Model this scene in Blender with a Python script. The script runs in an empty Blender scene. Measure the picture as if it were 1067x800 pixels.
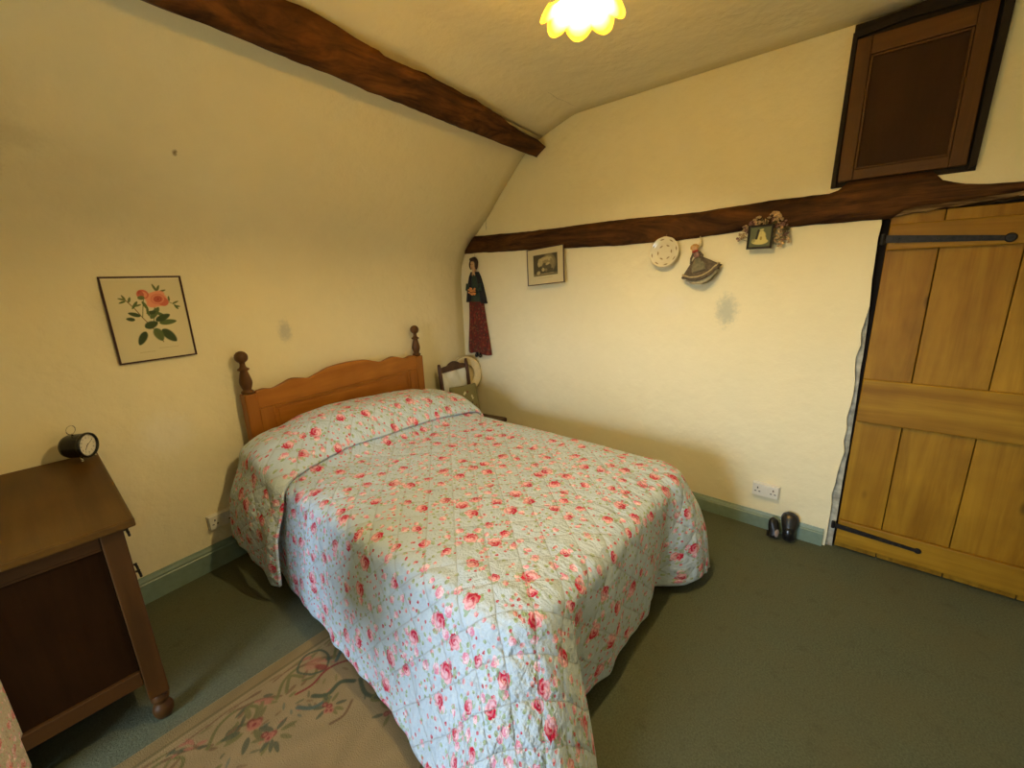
import bpy, bmesh, math, random
import numpy as np
from mathutils import Vector, Matrix, noise
random.seed(7)
PI = math.pi
S = bpy.context.scene
COL = S.collection

# ------------------------------------------------------------------ room measures (metres)
X0 = 2.8265            # inner face of the gable wall (photo right)
Y0 = 2.721; K = .1097  # headboard wall: y = Y0 + K*x  (photo left)
XN = -2.50              # wall with the window, beside the viewer
YR = -1.6              # wall behind the viewer
ZC = 2.685             # flat ceiling
TH = math.atan(K)      # turn of the headboard wall
def LW(x, d, z): return Vector((x, Y0 + K*x - d, z))
ROTL = Matrix.Rotation(TH, 4, 'Z')

# ------------------------------------------------------------------ object helpers
def link(o, parent=None):
    COL.objects.link(o)
    if parent is not None: o.parent = parent
    return o
def mesh_obj(name, bm, mat, parent=None, smooth=False, loc=None, bevel=0, rot=None):
    me = bpy.data.meshes.new(name)
    bmesh.ops.recalc_face_normals(bm, faces=bm.faces)
    bm.to_mesh(me); bm.free()
    if smooth: me.polygons.foreach_set('use_smooth', [True]*len(me.polygons))
    for m in (mat if isinstance(mat, (list, tuple)) else [mat]): me.materials.append(m)
    o = bpy.data.objects.new(name, me); link(o, parent)
    if loc is not None: o.location = loc
    if rot is not None: o.rotation_euler = rot
    if bevel:
        b = o.modifiers.new('bevel', 'BEVEL'); b.width = bevel; b.segments = 2; b.limit_method = 'ANGLE'; b.angle_limit = .6
    return o
def tag(o, label=None, cat=None, group=None, kind=None):
    if label: o['label'] = label
    if cat: o['category'] = cat
    if group: o['group'] = group
    if kind: o['kind'] = kind
    return o
def thing(name, label, cat, loc=(0, 0, 0), rot=(0, 0, 0), group=None):
    o = bpy.data.objects.new(name, None); o.empty_display_size = .05
    link(o); o.location = loc; o.rotation_euler = rot
    return tag(o, label, cat, group)
def box(bm, x0, x1, y0, y1, z0, z1, M=None):
    vs = [bm.verts.new((x, y, z)) for x in (x0, x1) for y in (y0, y1) for z in (z0, z1)]
    for f in ((0,1,3,2), (4,6,7,5), (0,4,5,1), (2,3,7,6), (0,2,6,4), (1,5,7,3)):
        bm.faces.new([vs[i] for i in f])
    if M is not None:
        for v in vs: v.co = M @ v.co
    return vs
def BM(): return bmesh.new()
def prism(bm, pts, a0, a1, axis='x', M=None):
    """closed outline pts (p,q) pushed along one axis"""
    def P(p, q, a): return {'x': (a, p, q), 'y': (p, a, q), 'z': (p, q, a)}[axis]
    A = [bm.verts.new(P(p, q, a0)) for p, q in pts]; B = [bm.verts.new(P(p, q, a1)) for p, q in pts]
    n = len(pts)
    for i in range(n): bm.faces.new((A[i], A[(i+1) % n], B[(i+1) % n], B[i]))
    bm.faces.new(A[::-1]); bm.faces.new(B)
    if M is not None:
        for v in A+B: v.co = M @ v.co
def lathe(bm, prof, n=24, M=None, cap=True, mod=None):
    rings = []
    for j, (r, z) in enumerate(prof):
        ring = []
        for i in range(n):
            a = 2*PI*i/n
            rr, zz = (r, z) if mod is None else mod(r, z, a, j)
            co = Vector((rr*math.cos(a), rr*math.sin(a), zz))
            ring.append(bm.verts.new(M @ co if M is not None else co))
        rings.append(ring)
    for a, b in zip(rings, rings[1:]):
        for i in range(n): bm.faces.new((a[i], a[(i+1) % n], b[(i+1) % n], b[i]))
    if cap:
        if prof[0][0] > 1e-4: bm.faces.new(rings[0][::-1])
        if prof[-1][0] > 1e-4: bm.faces.new(rings[-1])
def tube(bm, pts, r, n=8, closed=False):
    pts = [Vector(p) for p in pts]; rings = []
    m = len(pts)
    rad = r if isinstance(r, (list, tuple)) else [r]*m
    for i, p in enumerate(pts):
        if closed: t = pts[(i+1) % m]-pts[i-1]
        else: t = pts[min(i+1, m-1)]-pts[max(i-1, 0)]
        t.normalize(); up = Vector((0, 0, 1)) if abs(t.z) < .9 else Vector((1, 0, 0))
        u = t.cross(up).normalized(); w = t.cross(u)
        rings.append([bm.verts.new(p+rad[i]*(math.cos(2*PI*j/n)*u+math.sin(2*PI*j/n)*w)) for j in range(n)])
    R = list(zip(rings, rings[1:])) + ([(rings[-1], rings[0])] if closed else [])
    for a, b in R:
        for j in range(n): bm.faces.new((a[j], a[(j+1) % n], b[(j+1) % n], b[j]))
    if not closed: bm.faces.new(rings[0][::-1]); bm.faces.new(rings[-1])
def ellipsoid(bm, c, r, M=None, seg=16, ring=10):
    n0 = len(bm.verts)
    T = Matrix.Translation(c) @ (M if M is not None else Matrix()) @ Matrix.Diagonal((*r, 1))
    bmesh.ops.create_uvsphere(bm, u_segments=seg, v_segments=ring, radius=1, matrix=T)
def sstep(a, b, x):
    t = min(1, max(0, (x-a)/(b-a))); return t*t*(3-2*t)
def interp(pts, x):
    if x <= pts[0][0]: return pts[0][1]
    for (a, b), (c, d) in zip(pts, pts[1:]):
        if x <= c: return b+(d-b)*(x-a)/(c-a)
    return pts[-1][1]
def nz(x, y=0., z=0.): return noise.noise(Vector((x, y, z)))

# ------------------------------------------------------------------ material helpers
def mat(name):
    m = bpy.data.materials.new(name); m.use_nodes = True
    nt = m.node_tree; b = nt.nodes['Principled BSDF']
    return m, nt, b
class G:
    """small node-graph writer"""
    def __init__(s, nt): s.nt = nt
    def n(s, t, **kw):
        d = s.nt.nodes.new(t)
        for k, v in kw.items(): setattr(d, k, v)
        return d
    def put(s, sock, v):
        if isinstance(v, bpy.types.NodeSocket): s.nt.links.new(v, sock)
        elif v is not None: sock.default_value = v
    def math(s, op, a, b=None, c=None, clamp=False):
        d = s.n('ShaderNodeMath', operation=op); d.use_clamp = clamp
        s.put(d.inputs[0], a)
        if b is not None: s.put(d.inputs[1], b)
        if c is not None: s.put(d.inputs[2], c)
        return d.outputs[0]
    def vm(s, op, a, b=None, out=0):
        d = s.n('ShaderNodeVectorMath', operation=op); s.put(d.inputs[0], a)
        if b is not None:
            s.put(d.inputs[3] if op == 'SCALE' else d.inputs[1], b)
        return d.outputs['Value' if op in ('LENGTH', 'DISTANCE', 'DOT_PRODUCT') else 0]
    def noise(s, vec, scale, detail=3, rough=.5, col=False):
        d = s.n('ShaderNodeTexNoise'); s.put(d.inputs['Vector'], vec); d.inputs['Scale'].default_value = scale
        d.inputs['Detail'].default_value = detail; d.inputs['Roughness'].default_value = rough
        return d.outputs['Color' if col else 'Fac']
    def rng(s, v, a, b, c=0., d=1., smooth=False):
        r = s.n('ShaderNodeMapRange', interpolation_type='SMOOTHSTEP' if smooth else 'LINEAR')
        s.put(r.inputs[0], v); r.inputs[1].default_value = a; r.inputs[2].default_value = b
        r.inputs[3].default_value = c; r.inputs[4].default_value = d
        return r.outputs[0]
    def mix(s, f, a, b):
        d = s.n('ShaderNodeMix', data_type='RGBA'); s.put(d.inputs[0], f)
        s.put(d.inputs[6], (*a, 1) if isinstance(a, tuple) and len(a) == 3 else a)
        s.put(d.inputs[7], (*b, 1) if isinstance(b, tuple) and len(b) == 3 else b)
        return d.outputs[2]
    def bump(s, h, strength, dist, normal=None):
        d = s.n('ShaderNodeBump'); d.inputs['Strength'].default_value = strength; d.inputs['Distance'].default_value = dist
        s.put(d.inputs['Height'], h)
        if normal is not None: s.put(d.inputs['Normal'], normal)
        return d.outputs[0]
    def coord(s, w='Object'): return s.n('ShaderNodeTexCoord').outputs[w]
    def sep(s, v):
        d = s.n('ShaderNodeSeparateXYZ'); s.put(d.inputs[0], v); return d.outputs
    def comb(s, x, y, z=0.):
        d = s.n('ShaderNodeCombineXYZ'); s.put(d.inputs[0], x); s.put(d.inputs[1], y); s.put(d.inputs[2], z); return d.outputs[0]
def simple(name, col, rough=.6, metal=0, var=.0, bump=0, scale=30, spec=.5):
    m, nt, b = mat(name); g = G(nt)
    c = g.coord()
    f = g.noise(c, scale, 4)
    dark = tuple(x*(1-var) for x in col); lite = tuple(min(1, x*(1+var)) for x in col)
    g.put(b.inputs['Base Color'], g.mix(g.rng(f, .3, .7), dark, lite))
    b.inputs['Roughness'].default_value = rough; b.inputs['Metallic'].default_value = metal
    b.inputs['Specular IOR Level'].default_value = spec
    if bump: g.put(b.inputs['Normal'], g.bump(f, .6, bump))
    return m
def wood(name, dark, lite, axis='z', rough=.55, knots=False, grain=22, stretch=.08, bump=.0015, contrast=(.3, .72), mott=.35, spec=.25):
    m, nt, b = mat(name); g = G(nt)
    c = g.coord(); o = g.n('ShaderNodeObjectInfo').outputs['Random']
    sc = {'x': (stretch, 1, 1), 'y': (1, stretch, 1), 'z': (1, 1, stretch)}[axis]
    p = g.vm('ADD', g.vm('MULTIPLY', c, sc), g.comb(g.math('MULTIPLY', o, 7.), g.math('MULTIPLY', o, 3.)))
    warp = g.vm('SCALE', g.noise(p, 3.5, 2, col=True), .35)
    p2 = g.vm('ADD', p, warp)
    f1 = g.noise(p2, grain, 6, .62); f2 = g.noise(p2, grain*5, 3, .6)
    f = g.math('ADD', g.math('MULTIPLY', f1, .75), g.math('MULTIPLY', f2, .25))
    col = g.mix(g.rng(f, *contrast), dark, lite)
    mo = g.noise(c, 5, 3)
    col = g.mix(g.rng(mo, .35, .7, 0, mott), col, tuple(x*.62 for x in dark))
    if knots:
        v = g.n('ShaderNodeTexVoronoi'); sc2 = {'x': (2.2, 5, 5), 'y': (5, 2.2, 5), 'z': (5, 5, 2.2)}[axis]
        g.put(v.inputs['Vector'], g.vm('ADD', g.vm('MULTIPLY', c, sc2), g.comb(g.math('MULTIPLY', o, 5.), 0.3))); v.inputs['Scale'].default_value = 1.
        k = g.rng(v.outputs['Distance'], .03, .11, 1, 0, True)
        col = g.mix(g.math('MULTIPLY', k, .8), col, tuple(x*.35 for x in dark))
    g.put(b.inputs['Base Color'], col); b.inputs['Roughness'].default_value = rough; b.inputs['Specular IOR Level'].default_value = spec
    g.put(b.inputs['Normal'], g.bump(f, .5, bump))
    return m
def painted(name, rough=.7, bump=0, bscale=200):
    m, nt, b = mat(name); g = G(nt)
    a = g.n('ShaderNodeAttribute'); a.attribute_name = 'Col'
    g.put(b.inputs['Base Color'], a.outputs['Color']); b.inputs['Roughness'].default_value = rough
    if bump: g.put(b.inputs['Normal'], g.bump(g.noise(g.coord(), bscale, 3), .8, bump))
    return m

def plaster(name, base, stains_and_lit_patches=(), cracks=()):
    m, nt, b = mat(name); g = G(nt); c = g.coord()
    n1 = g.noise(c, 1.6, 4, .55); n2 = g.noise(c, 9, 4, .6); n3 = g.noise(c, 60, 4, .6)
    col = g.mix(g.rng(n2, .35, .75, 0, .5), base, tuple(x*f for x, f in zip(base, (.93, .925, .90))))
    col = g.mix(g.rng(n1, .4, .7, 0, .5), col, tuple(x*f for x, f in zip(base, (.965, .95, .9))))
    for (ctr, rad, sc, amt) in stains_and_lit_patches:
        q = g.vm('DIVIDE', g.vm('SUBTRACT', c, ctr), rad)
        d = g.math('ADD', g.vm('LENGTH', q), g.math('MULTIPLY', g.math('SUBTRACT', n3, .5), 1.3))
        col = g.mix(g.rng(d, .35, 1.35, amt, 0, True), col, sc)
    for (ctr, rad, wd) in cracks:       # hair cracks: a wandering line inside a small ellipsoid
        q = g.vm('SUBTRACT', c, ctr); s = g.sep(q)
        w = g.math('ADD', s[1], g.math('MULTIPLY', g.math('SUBTRACT', g.noise(c, 12, 3), .5), .06))
        ln = g.rng(g.math('ABSOLUTE', w), wd*.4, wd, 1, 0)
        msk = g.rng(g.vm('LENGTH', g.vm('DIVIDE', q, rad)), .85, 1., 1, 0)
        col = g.mix(g.math('MULTIPLY', g.math('MULTIPLY', ln, msk), .75), col, tuple(x*.35 for x in base))
    g.put(b.inputs['Base Color'], col); b.inputs['Roughness'].default_value = .85
    b.inputs['Specular IOR Level'].default_value = .25
    h = g.math('ADD', g.math('MULTIPLY', n1, 1.), g.math('MULTIPLY', n2, .22))
    nb = g.bump(h, 1, .032); nb = g.bump(n3, .35, .003, nb)
    g.put(b.inputs['Normal'], nb)
    return m

CREAM = (.84, .75, .50)
M = {}
M['wall_left'] = plaster('plaster_left', CREAM, stains_and_lit_patches=[
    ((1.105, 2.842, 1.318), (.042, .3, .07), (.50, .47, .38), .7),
    ((.40, 2.77, .86), (.12, .3, .13), (.86, .80, .66), .5),  # lit patch beside the chest, its light painted into the plaster colour
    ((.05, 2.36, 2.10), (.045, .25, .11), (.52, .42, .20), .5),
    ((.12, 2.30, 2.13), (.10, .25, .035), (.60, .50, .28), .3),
    ((.59, 2.39, 2.16), (.010, .2, .010), (.22, .15, .06), .9)])
M['wall_right'] = plaster('plaster_right', CREAM, stains_and_lit_patches=[
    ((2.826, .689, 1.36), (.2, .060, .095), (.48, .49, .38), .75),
    ((2.826, 1.02, 1.40), (.2, .09, .08), (.82, .74, .60), .3)],
    cracks=[((2.826, 2.67, 2.12), (.3, .2, .12), .004)])
M['ceiling'] = plaster('plaster_ceiling', (.80, .73, .52), cracks=[((2.55, 1.70, 2.68), (.16, .2, .2), .002)])
M['reveal'] = simple('white_reveal_paint', (.40, .38, .30), .75, var=.45, bump=.008, scale=22)
M['beam'] = wood('old_oak_beam', (.030, .009, .001), (.170, .064, .012), 'x', .8, grain=14, stretch=.2, contrast=(.4, .62), bump=.006, mott=.6)
M['beam_y'] = wood('old_oak_beam_y', (.026, .008, .001), (.130, .050, .009), 'y', .8, grain=14, stretch=.2, contrast=(.4, .62), bump=.006, mott=.6)
M['door_wood'] = wood('door_pine', (.235, .105, .003), (.39, .205, .012), 'z', .5, knots=True, grain=10, stretch=.07, contrast=(.38, .64))
M['ledge_wood'] = wood('ledge_pine', (.235, .108, .003), (.40, .215, .013), 'y', .5, knots=True, grain=10, stretch=.07, contrast=(.38, .64))
M['pine_x'] = wood('bed_pine_x', (.26, .080, .008), (.46, .175, .022), 'x', .38, knots=True, grain=9, stretch=.07, bump=.0005, mott=.3, contrast=(.38, .64))
M['pine_z'] = wood('bed_pine_z', (.24, .076, .008), (.42, .160, .022), 'z', .38, knots=True, grain=9, stretch=.07, bump=.0005, mott=.2)
M['pine_turn'] = wood('bed_pine_turned', (.075, .030, .009), (.16, .068, .018), 'z', .35, grain=9, stretch=.1, bump=.0003, mott=.3)
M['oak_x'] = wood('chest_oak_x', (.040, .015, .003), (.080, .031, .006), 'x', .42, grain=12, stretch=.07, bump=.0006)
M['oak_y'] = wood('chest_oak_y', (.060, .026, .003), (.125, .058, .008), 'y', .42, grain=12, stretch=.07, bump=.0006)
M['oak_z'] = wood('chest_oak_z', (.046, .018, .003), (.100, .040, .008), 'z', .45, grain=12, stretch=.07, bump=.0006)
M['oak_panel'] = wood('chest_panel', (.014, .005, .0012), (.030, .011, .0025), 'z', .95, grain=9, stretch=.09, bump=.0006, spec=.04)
M['hatch_x'] = wood('hatch_oak_y', (.065, .026, .006), (.13, .056, .012), 'y', .5, grain=12, stretch=.07)
M['hatch_z'] = wood('hatch_oak_z', (.060, .024, .006), (.12, .052, .011), 'z', .5, grain=12, stretch=.07)
M['hatch_panel'] = wood('hatch_panel', (.028, .011, .002), (.055, .021, .004), 'z', .75, grain=9, stretch=.09)
M['dark_wood'] = simple('blackened_oak', (.014, .007, .003), .9, var=.3, bump=.004, scale=20)
M['chair_wood'] = wood('chair_mahogany', (.045, .020, .011), (.12, .055, .028), 'z', .3, grain=14, stretch=.1, bump=.0003)
M['iron'] = simple('black_iron', (.022, .019, .017), .5, .6, var=.4, bump=.001, scale=60)
M['base_green'] = simple('green_gloss_paint', (.19, .26, .20), .4, var=.08)
M['socket'] = simple('white_plastic', (.74, .70, .60), .3)
M['socket_dark'] = simple('socket_hole', (.03, .03, .03), .5)
M['black'] = simple('black_enamel', (.008, .008, .008), .25)
M['chrome'] = simple('chrome', (.75, .72, .65), .12, 1.)
M['frame_maroon'] = simple('dark_red_frame', (.045, .010, .008), .35)
M['frame_black'] = simple('black_frame', (.012, .010, .009), .3)
M['painted'] = painted('printed_paper')
M['painted_rug'] = painted('rug_pile', .95, .004, 220)
M['rug_edge'] = simple('rug_binding', (.30, .24, .14), .95, var=.2, bump=.003, scale=120)
M['painted_cloth'] = painted('printed_cloth', .9, .002, 250)
M['painted_china'] = painted('glazed_china', .15)
M['mattress'] = simple('mattress_ticking', (.6, .57, .5), .9)
M['brass'] = simple('aged_brass', (.25, .17, .07), .4, .8)
M['straw'] = simple('pale_straw', (.66, .54, .30), .7, var=.15, bump=.001, scale=160)
M['straw_tan'] = simple('tan_straw', (.42, .33, .17), .75, var=.2, bump=.001, scale=160)
M['linen'] = simple('white_linen', (.68, .67, .60), .9, var=.05, bump=.004, scale=14)
M['leather'] = simple('black_leather', (.012, .011, .011), .38, var=.3, bump=.0015, scale=50)
M['leather_pale'] = simple('shoe_insole', (.30, .24, .22), .7)
M['skin'] = simple('doll_skin', (.55, .32, .15), .7)
M['hair'] = simple('doll_hair', (.05, .028, .015), .9, var=.3, bump=.003, scale=90)
M['straw_hair'] = simple('doll_straw_hair', (.50, .27, .08), .9, var=.3, bump=.003, scale=110)
M['felt_black'] = simple('black_felt', (.016, .015, .018), .95, bump=.001, scale=120)
M['felt_green'] = simple('dark_green_felt', (.028, .048, .034), .95, var=.3, bump=.001, scale=120)
M['red_cloth'] = simple('red_cloth', (.40, .05, .03), .9, var=.3, scale=80)
M['orange_petal'] = simple('orange_petals', (.62, .26, .08), .9, var=.4, scale=120)
M['grey_cloth'] = simple('grey_brown_cloth', (.115, .085, .055), .95, var=.35, bump=.002, scale=60)
M['grey_apron'] = simple('sage_apron_cloth', (.17, .15, .09), .95, var=.25, bump=.002, scale=60)
M['pale_trim'] = simple('pale_ribbon', (.42, .33, .17), .9, var=.2, scale=120)
M['petticoat'] = simple('pale_petticoat', (.36, .31, .19), .9, var=.2, scale=60)
M['dry_cream'] = simple('dried_cream_petals', (.46, .32, .16), .95, var=.35, scale=150)
M['dry_pink'] = simple('dried_dusky_petals', (.24, .13, .10), .95, var=.4, scale=150)
M['dry_green'] = simple('dried_leaves', (.12, .095, .04), .95, var=.4, scale=100)
M['shade_glass'], nt, b = mat('frosted_shade_glass'); g = G(nt)
nt.nodes.remove(b)
tr = g.n('ShaderNodeBsdfTranslucent'); tr.inputs['Color'].default_value = (.90, .62, .07, 1)
df = g.n('ShaderNodeBsdfDiffuse'); df.inputs['Color'].default_value = (.85, .66, .18, 1)
gl = g.n('ShaderNodeBsdfGlossy'); gl.inputs['Roughness'].default_value = .15
m1 = g.n('ShaderNodeMixShader'); m1.inputs[0].default_value = .35; nt.links.new(tr.outputs[0], m1.inputs[1]); nt.links.new(df.outputs[0], m1.inputs[2])
tp = g.n('ShaderNodeBsdfTransparent'); tp.inputs['Color'].default_value = (1, .86, .45, 1); m0 = g.n('ShaderNodeMixShader'); m0.inputs[0].default_value = .42
nt.links.new(m1.outputs[0], m0.inputs[1]); nt.links.new(tp.outputs[0], m0.inputs[2]); m1 = m0
m2 = g.n('ShaderNodeMixShader'); m2.inputs[0].default_value = .06; nt.links.new(m1.outputs[0], m2.inputs[1]); nt.links.new(gl.outputs[0], m2.inputs[2])
nt.links.new(m2.outputs[0], nt.nodes['Material Output'].inputs[0])
M['bulb'], nt, b = mat('lit_bulb')
b.inputs['Emission Color'].default_value = (1, .765, .37, 1); b.inputs['Emission Strength'].default_value = 2500
M['pane'], nt, b = mat('window_glass'); nt.nodes.remove(b); g = G(nt)
t = g.n('ShaderNodeBsdfTransparent'); gl = g.n('ShaderNodeBsdfGlossy'); gl.inputs['Roughness'].default_value = .02
mx = g.n('ShaderNodeMixShader'); mx.inputs[0].default_value = .06
nt.links.new(t.outputs[0], mx.inputs[1]); nt.links.new(gl.outputs[0], mx.inputs[2]); nt.links.new(mx.outputs[0], nt.nodes['Material Output'].inputs[0])

# carpet
M['carpet'], nt, b = mat('green_carpet'); g = G(nt); c = g.coord()
n1 = g.noise(c, 2.3, 4, .6); n2 = g.noise(c, 140, 3, .7); n3 = g.noise(c, 14, 4, .6)
col = g.mix(g.rng(n2, .3, .7), (.070, .083, .054), (.138, .150, .098))
col = g.mix(g.rng(n1, .38, .68, 0, .55), col, (.120, .112, .062))
col = g.mix(g.rng(n3, .56, .78, 0, .5), col, (.070, .070, .044))
g.put(b.inputs['Base Color'], col); b.inputs['Roughness'].default_value = .97; b.inputs['Specular IOR Level'].default_value = .1
g.put(b.inputs['Normal'], g.bump(g.math('ADD', n2, g.math('MULTIPLY', n3, .5)), .8, .005))

# rose-print cloth: uv is in metres of cloth
def rose_cloth(name, ground, ground2, quilted=True, dens=1.0, cell=.115, amt=1.):
    m, nt, b = mat(name); g = G(nt)
    uv = g.coord('UV')
    warp = g.vm('SCALE', g.vm('SUBTRACT', g.noise(uv, 40, 2, col=True), (.5, .5, .5)), .012)
    p = g.vm('ADD', uv, warp)
    col = g.mix(g.noise(uv, 9, 2), ground, ground2)
    def layer(col, size, seed, R, leaf, deep, pale, thr, Rw=.35):
        pp = g.vm('ADD', g.vm('SCALE', p, 1/size), seed)
        v = g.n('ShaderNodeTexVoronoi', voronoi_dimensions='2D'); g.put(v.inputs['Vector'], pp)
        v.inputs['Scale'].default_value = 1.; v.inputs['Randomness'].default_value = .72
        d = g.vm('SUBTRACT', pp, v.outputs['Position'])
        cs = g.sep(v.outputs['Color'])
        s = g.sep(d); r = v.outputs['Distance']
        ang = g.math('ARCTAN2', s[1], s[0])
        ph = g.math('MULTIPLY', cs[0], 6.283)
        a2 = g.math('ADD', ang, ph)
        on = g.math('GREATER_THAN', cs[1], thr)
        rad = g.math('ADD', R, g.math('MULTIPLY', cs[2], R*Rw))
        # leaves: three blades round the bloom
        if leaf:
            lobe = g.math('POWER', g.math('ABSOLUTE', g.math('COSINE', g.math('MULTIPLY', a2, 1.5))), 3.)
            lr = g.math('MULTIPLY', g.math('ADD', .72, g.math('MULTIPLY', lobe, 1.0)), rad)
            lm = g.math('MULTIPLY', g.math('LESS_THAN', r, lr), on)
            lc = g.mix(g.noise(uv, 120, 2), (.20, .34, .16), (.50, .62, .36))
            lm = g.math('MULTIPLY', lm, g.math('GREATER_THAN', g.noise(pp, 6, 1), .47)); col = g.mix(g.math('MULTIPLY', lm, .75*amt), col, lc)
        # bloom: scalloped outline, spiral rings of deep and pale petals
        rr = g.math('DIVIDE', r, rad)
        edge = g.math('ADD', 1., g.math('MULTIPLY', g.math('SUBTRACT', g.noise(pp, 7, 2), .5), 1.1))
        bm_ = g.math('MULTIPLY', g.math('LESS_THAN', rr, edge), on)
        ring = g.math('SINE', g.math('ADD', g.math('ADD', g.math('MULTIPLY', rr, 10.), g.math('MULTIPLY', a2, 2.)), g.math('MULTIPLY', g.noise(pp, 9, 2), 7.)))
        tone = g.math('ADD', g.math('MULTIPLY', ring, .28), g.math('ADD', g.math('MULTIPLY', g.math('COSINE', a2), .42), .34))
        pc = g.mix(g.rng(tone, -.1, .8), deep, pale)
        col = g.mix(g.math('MULTIPLY', bm_, amt), col, pc)
        return col
    # tiny scattered sprigs
    col = layer(col, .034*dens, (3.3, 8.1, 0), .17, False, (.66, .20, .24), (.88, .58, .60), .66)
    col = layer(col, .028*dens, (13.3, 2.1, 0), .20, False, (.30, .40, .24), (.50, .60, .42), .70)
    col = layer(col, .046*dens, (23.3, 12.1, 0), .10, False, (.50, .03, .06), (.72, .25, .28), .55)
    # medium pale buds
    col = layer(col, .060*dens, (5.7, 1.9, 0), .16, True, (.80, .25, .38), (.96, .76, .82), .50, .8)
    # blooms
    col = layer(col, .112*dens, (.4, .7, 0), .165, True, (.60, .008, .055), (.94, .56, .64), .30, .7)
    seamh = None
    if quilted:
        s0 = g.sep(g.vm('ADD', uv, g.vm('SCALE', warp, .5)))
        def lin(a, b_, c_): return g.math('ADD', g.math('ADD', g.math('MULTIPLY', s0[0], a), g.math('MULTIPLY', s0[1], b_)), c_)
        s = (lin(.76, -.65, .02), lin(.69, .72, .05))
        def tri(x): return g.math('ABSOLUTE', g.math('SUBTRACT', g.math('FRACT', g.math('MULTIPLY', x, 1/cell)), .5))
        # distance from the seams, 0 on a seam
        sx = g.math('SUBTRACT', .5, tri(s[0])); sy = g.math('SUBTRACT', .5, tri(s[1]))
        mn = g.math('MINIMUM', sx, sy)
        seamh = g.math('POWER', g.rng(mn, 0, .30, 0, 1), .45)
        col = g.mix(g.rng(mn, .0, .035, .5, 0), col, (.40, .43, .42))  # shading of the seam grooves mixed into the cloth colour
    g.put(b.inputs['Base Color'], col); b.inputs['Roughness'].default_value = .85; b.inputs['Specular IOR Level'].default_value = .2
    b.inputs['Sheen Weight'].default_value = .15
    w1 = g.noise(g.vm('MULTIPLY', uv, (1., 1., 1.)), 26, 3, .55); w2 = g.noise(uv, 260, 2)
    if quilted:     # gathers where the cloth turns over the edges
        su = g.sep(uv)
        gf = g.math('MULTIPLY', g.math('SUBTRACT', g.noise(g.comb(g.math('MULTIPLY', su[0], 24.), g.math('MULTIPLY', su[1], 7.), 1.), 1, 2, .5), .5), g.rng(su[1], .93, .72, 0, 1, True))
        gs = g.math('MULTIPLY', g.math('SUBTRACT', g.noise(g.comb(g.math('MULTIPLY', su[0], 5.), g.math('MULTIPLY', su[1], 26.), 4.), 1, 2, .5), .5), g.rng(su[0], .92, .72, 0, .55, True))
        w1 = g.math('ADD', w1, g.math('MULTIPLY', g.math('ADD', gf, gs), 1.6))
    nb = g.bump(w1, .9, .016); nb = g.bump(g.noise(g.vm('ADD', uv, g.vm('SCALE', g.noise(uv, 8, 2, col=True), .12)), 62, 3, .6), .8, .009, nb)
    if seamh is not None: nb = g.bump(seamh, .9, .008, nb)
    nb = g.bump(w2, .3, .001, nb)
    g.put(b.inputs['Normal'], nb)
    return m
M['quilt'] = rose_cloth('rose_print_quilt', (.53, .65, .75), (.62, .72, .81))
M['curtain'] = rose_cloth('rose_print_curtain', (.46, .39, .28), (.52, .44, .33), quilted=False, dens=.5, amt=.6)

# ------------------------------------------------------------------ numpy painting onto mesh colours
def srgb(r, g_, b_): return tuple(((c/255)/12.92 if c/255 <= .04045 else ((c/255+.055)/1.055)**2.4) for c in (r, g_, b_))
class Canvas:
    """paints shapes in metres on a grid of points u (right) v (up)"""
    def __init__(s, U, V, bg): s.U, s.V = U, V; s.C = np.ones(U.shape+(3,))*np.array(bg)
    def put(s, m, c, a=1.): m = (np.clip(m, 0, 1)*a)[..., None]; s.C = s.C*(1-m)+np.array(c)*m
    def ell(s, x, y, rx, ry, c, rot=0, a=1., soft=.15):
        dx, dy = s.U-x, s.V-y; ca, sa = math.cos(rot), math.sin(rot)
        q = np.hypot((dx*ca+dy*sa)/rx, (-dx*sa+dy*ca)/ry); s.put((1-q)/soft+.5, c, a)
    def leaf(s, x, y, L, W, c, rot=0, a=1.):
        dx, dy = s.U-x, s.V-y; ca, sa = math.cos(rot), math.sin(rot)
        t = (dx*ca+dy*sa)/L; w = (-dx*sa+dy*ca)
        prof = W*np.sqrt(np.clip(t*(1-t)*4, 0, 1))*(1-.25*t)
        s.put(((prof-np.abs(w))/(W*.25)+.0)*((t > 0) & (t < 1)), c, a)
        s.put((1-np.abs(w)/(W*.07))*((t > 0) & (t < .95)), tuple(k*.6 for k in c), a*.6)
    def line(s, pts, w, c, a=1.):
        for (x0, y0), (x1, y1) in zip(pts, pts[1:]):
            L2 = (x1-x0)**2+(y1-y0)**2+1e-12
            t = np.clip(((s.U-x0)*(x1-x0)+(s.V-y0)*(y1-y0))/L2, 0, 1)
            d = np.hypot(s.U-x0-t*(x1-x0), s.V-y0-t*(y1-y0)); s.put((w-d)/(w*.5)+.2, c, a)
    def rect(s, x0, x1, y0, y1, c, a=1.): s.put(((s.U > x0) & (s.U < x1) & (s.V > y0) & (s.V < y1))*1., c, a)
def colour_mesh(me, C):
    at = me.color_attributes.new('Col', 'FLOAT_COLOR', 'POINT')
    F = np.ones((len(C), 4), dtype=np.float32); F[:, :3] = C; at.data.foreach_set('color', F.ravel())
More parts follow.
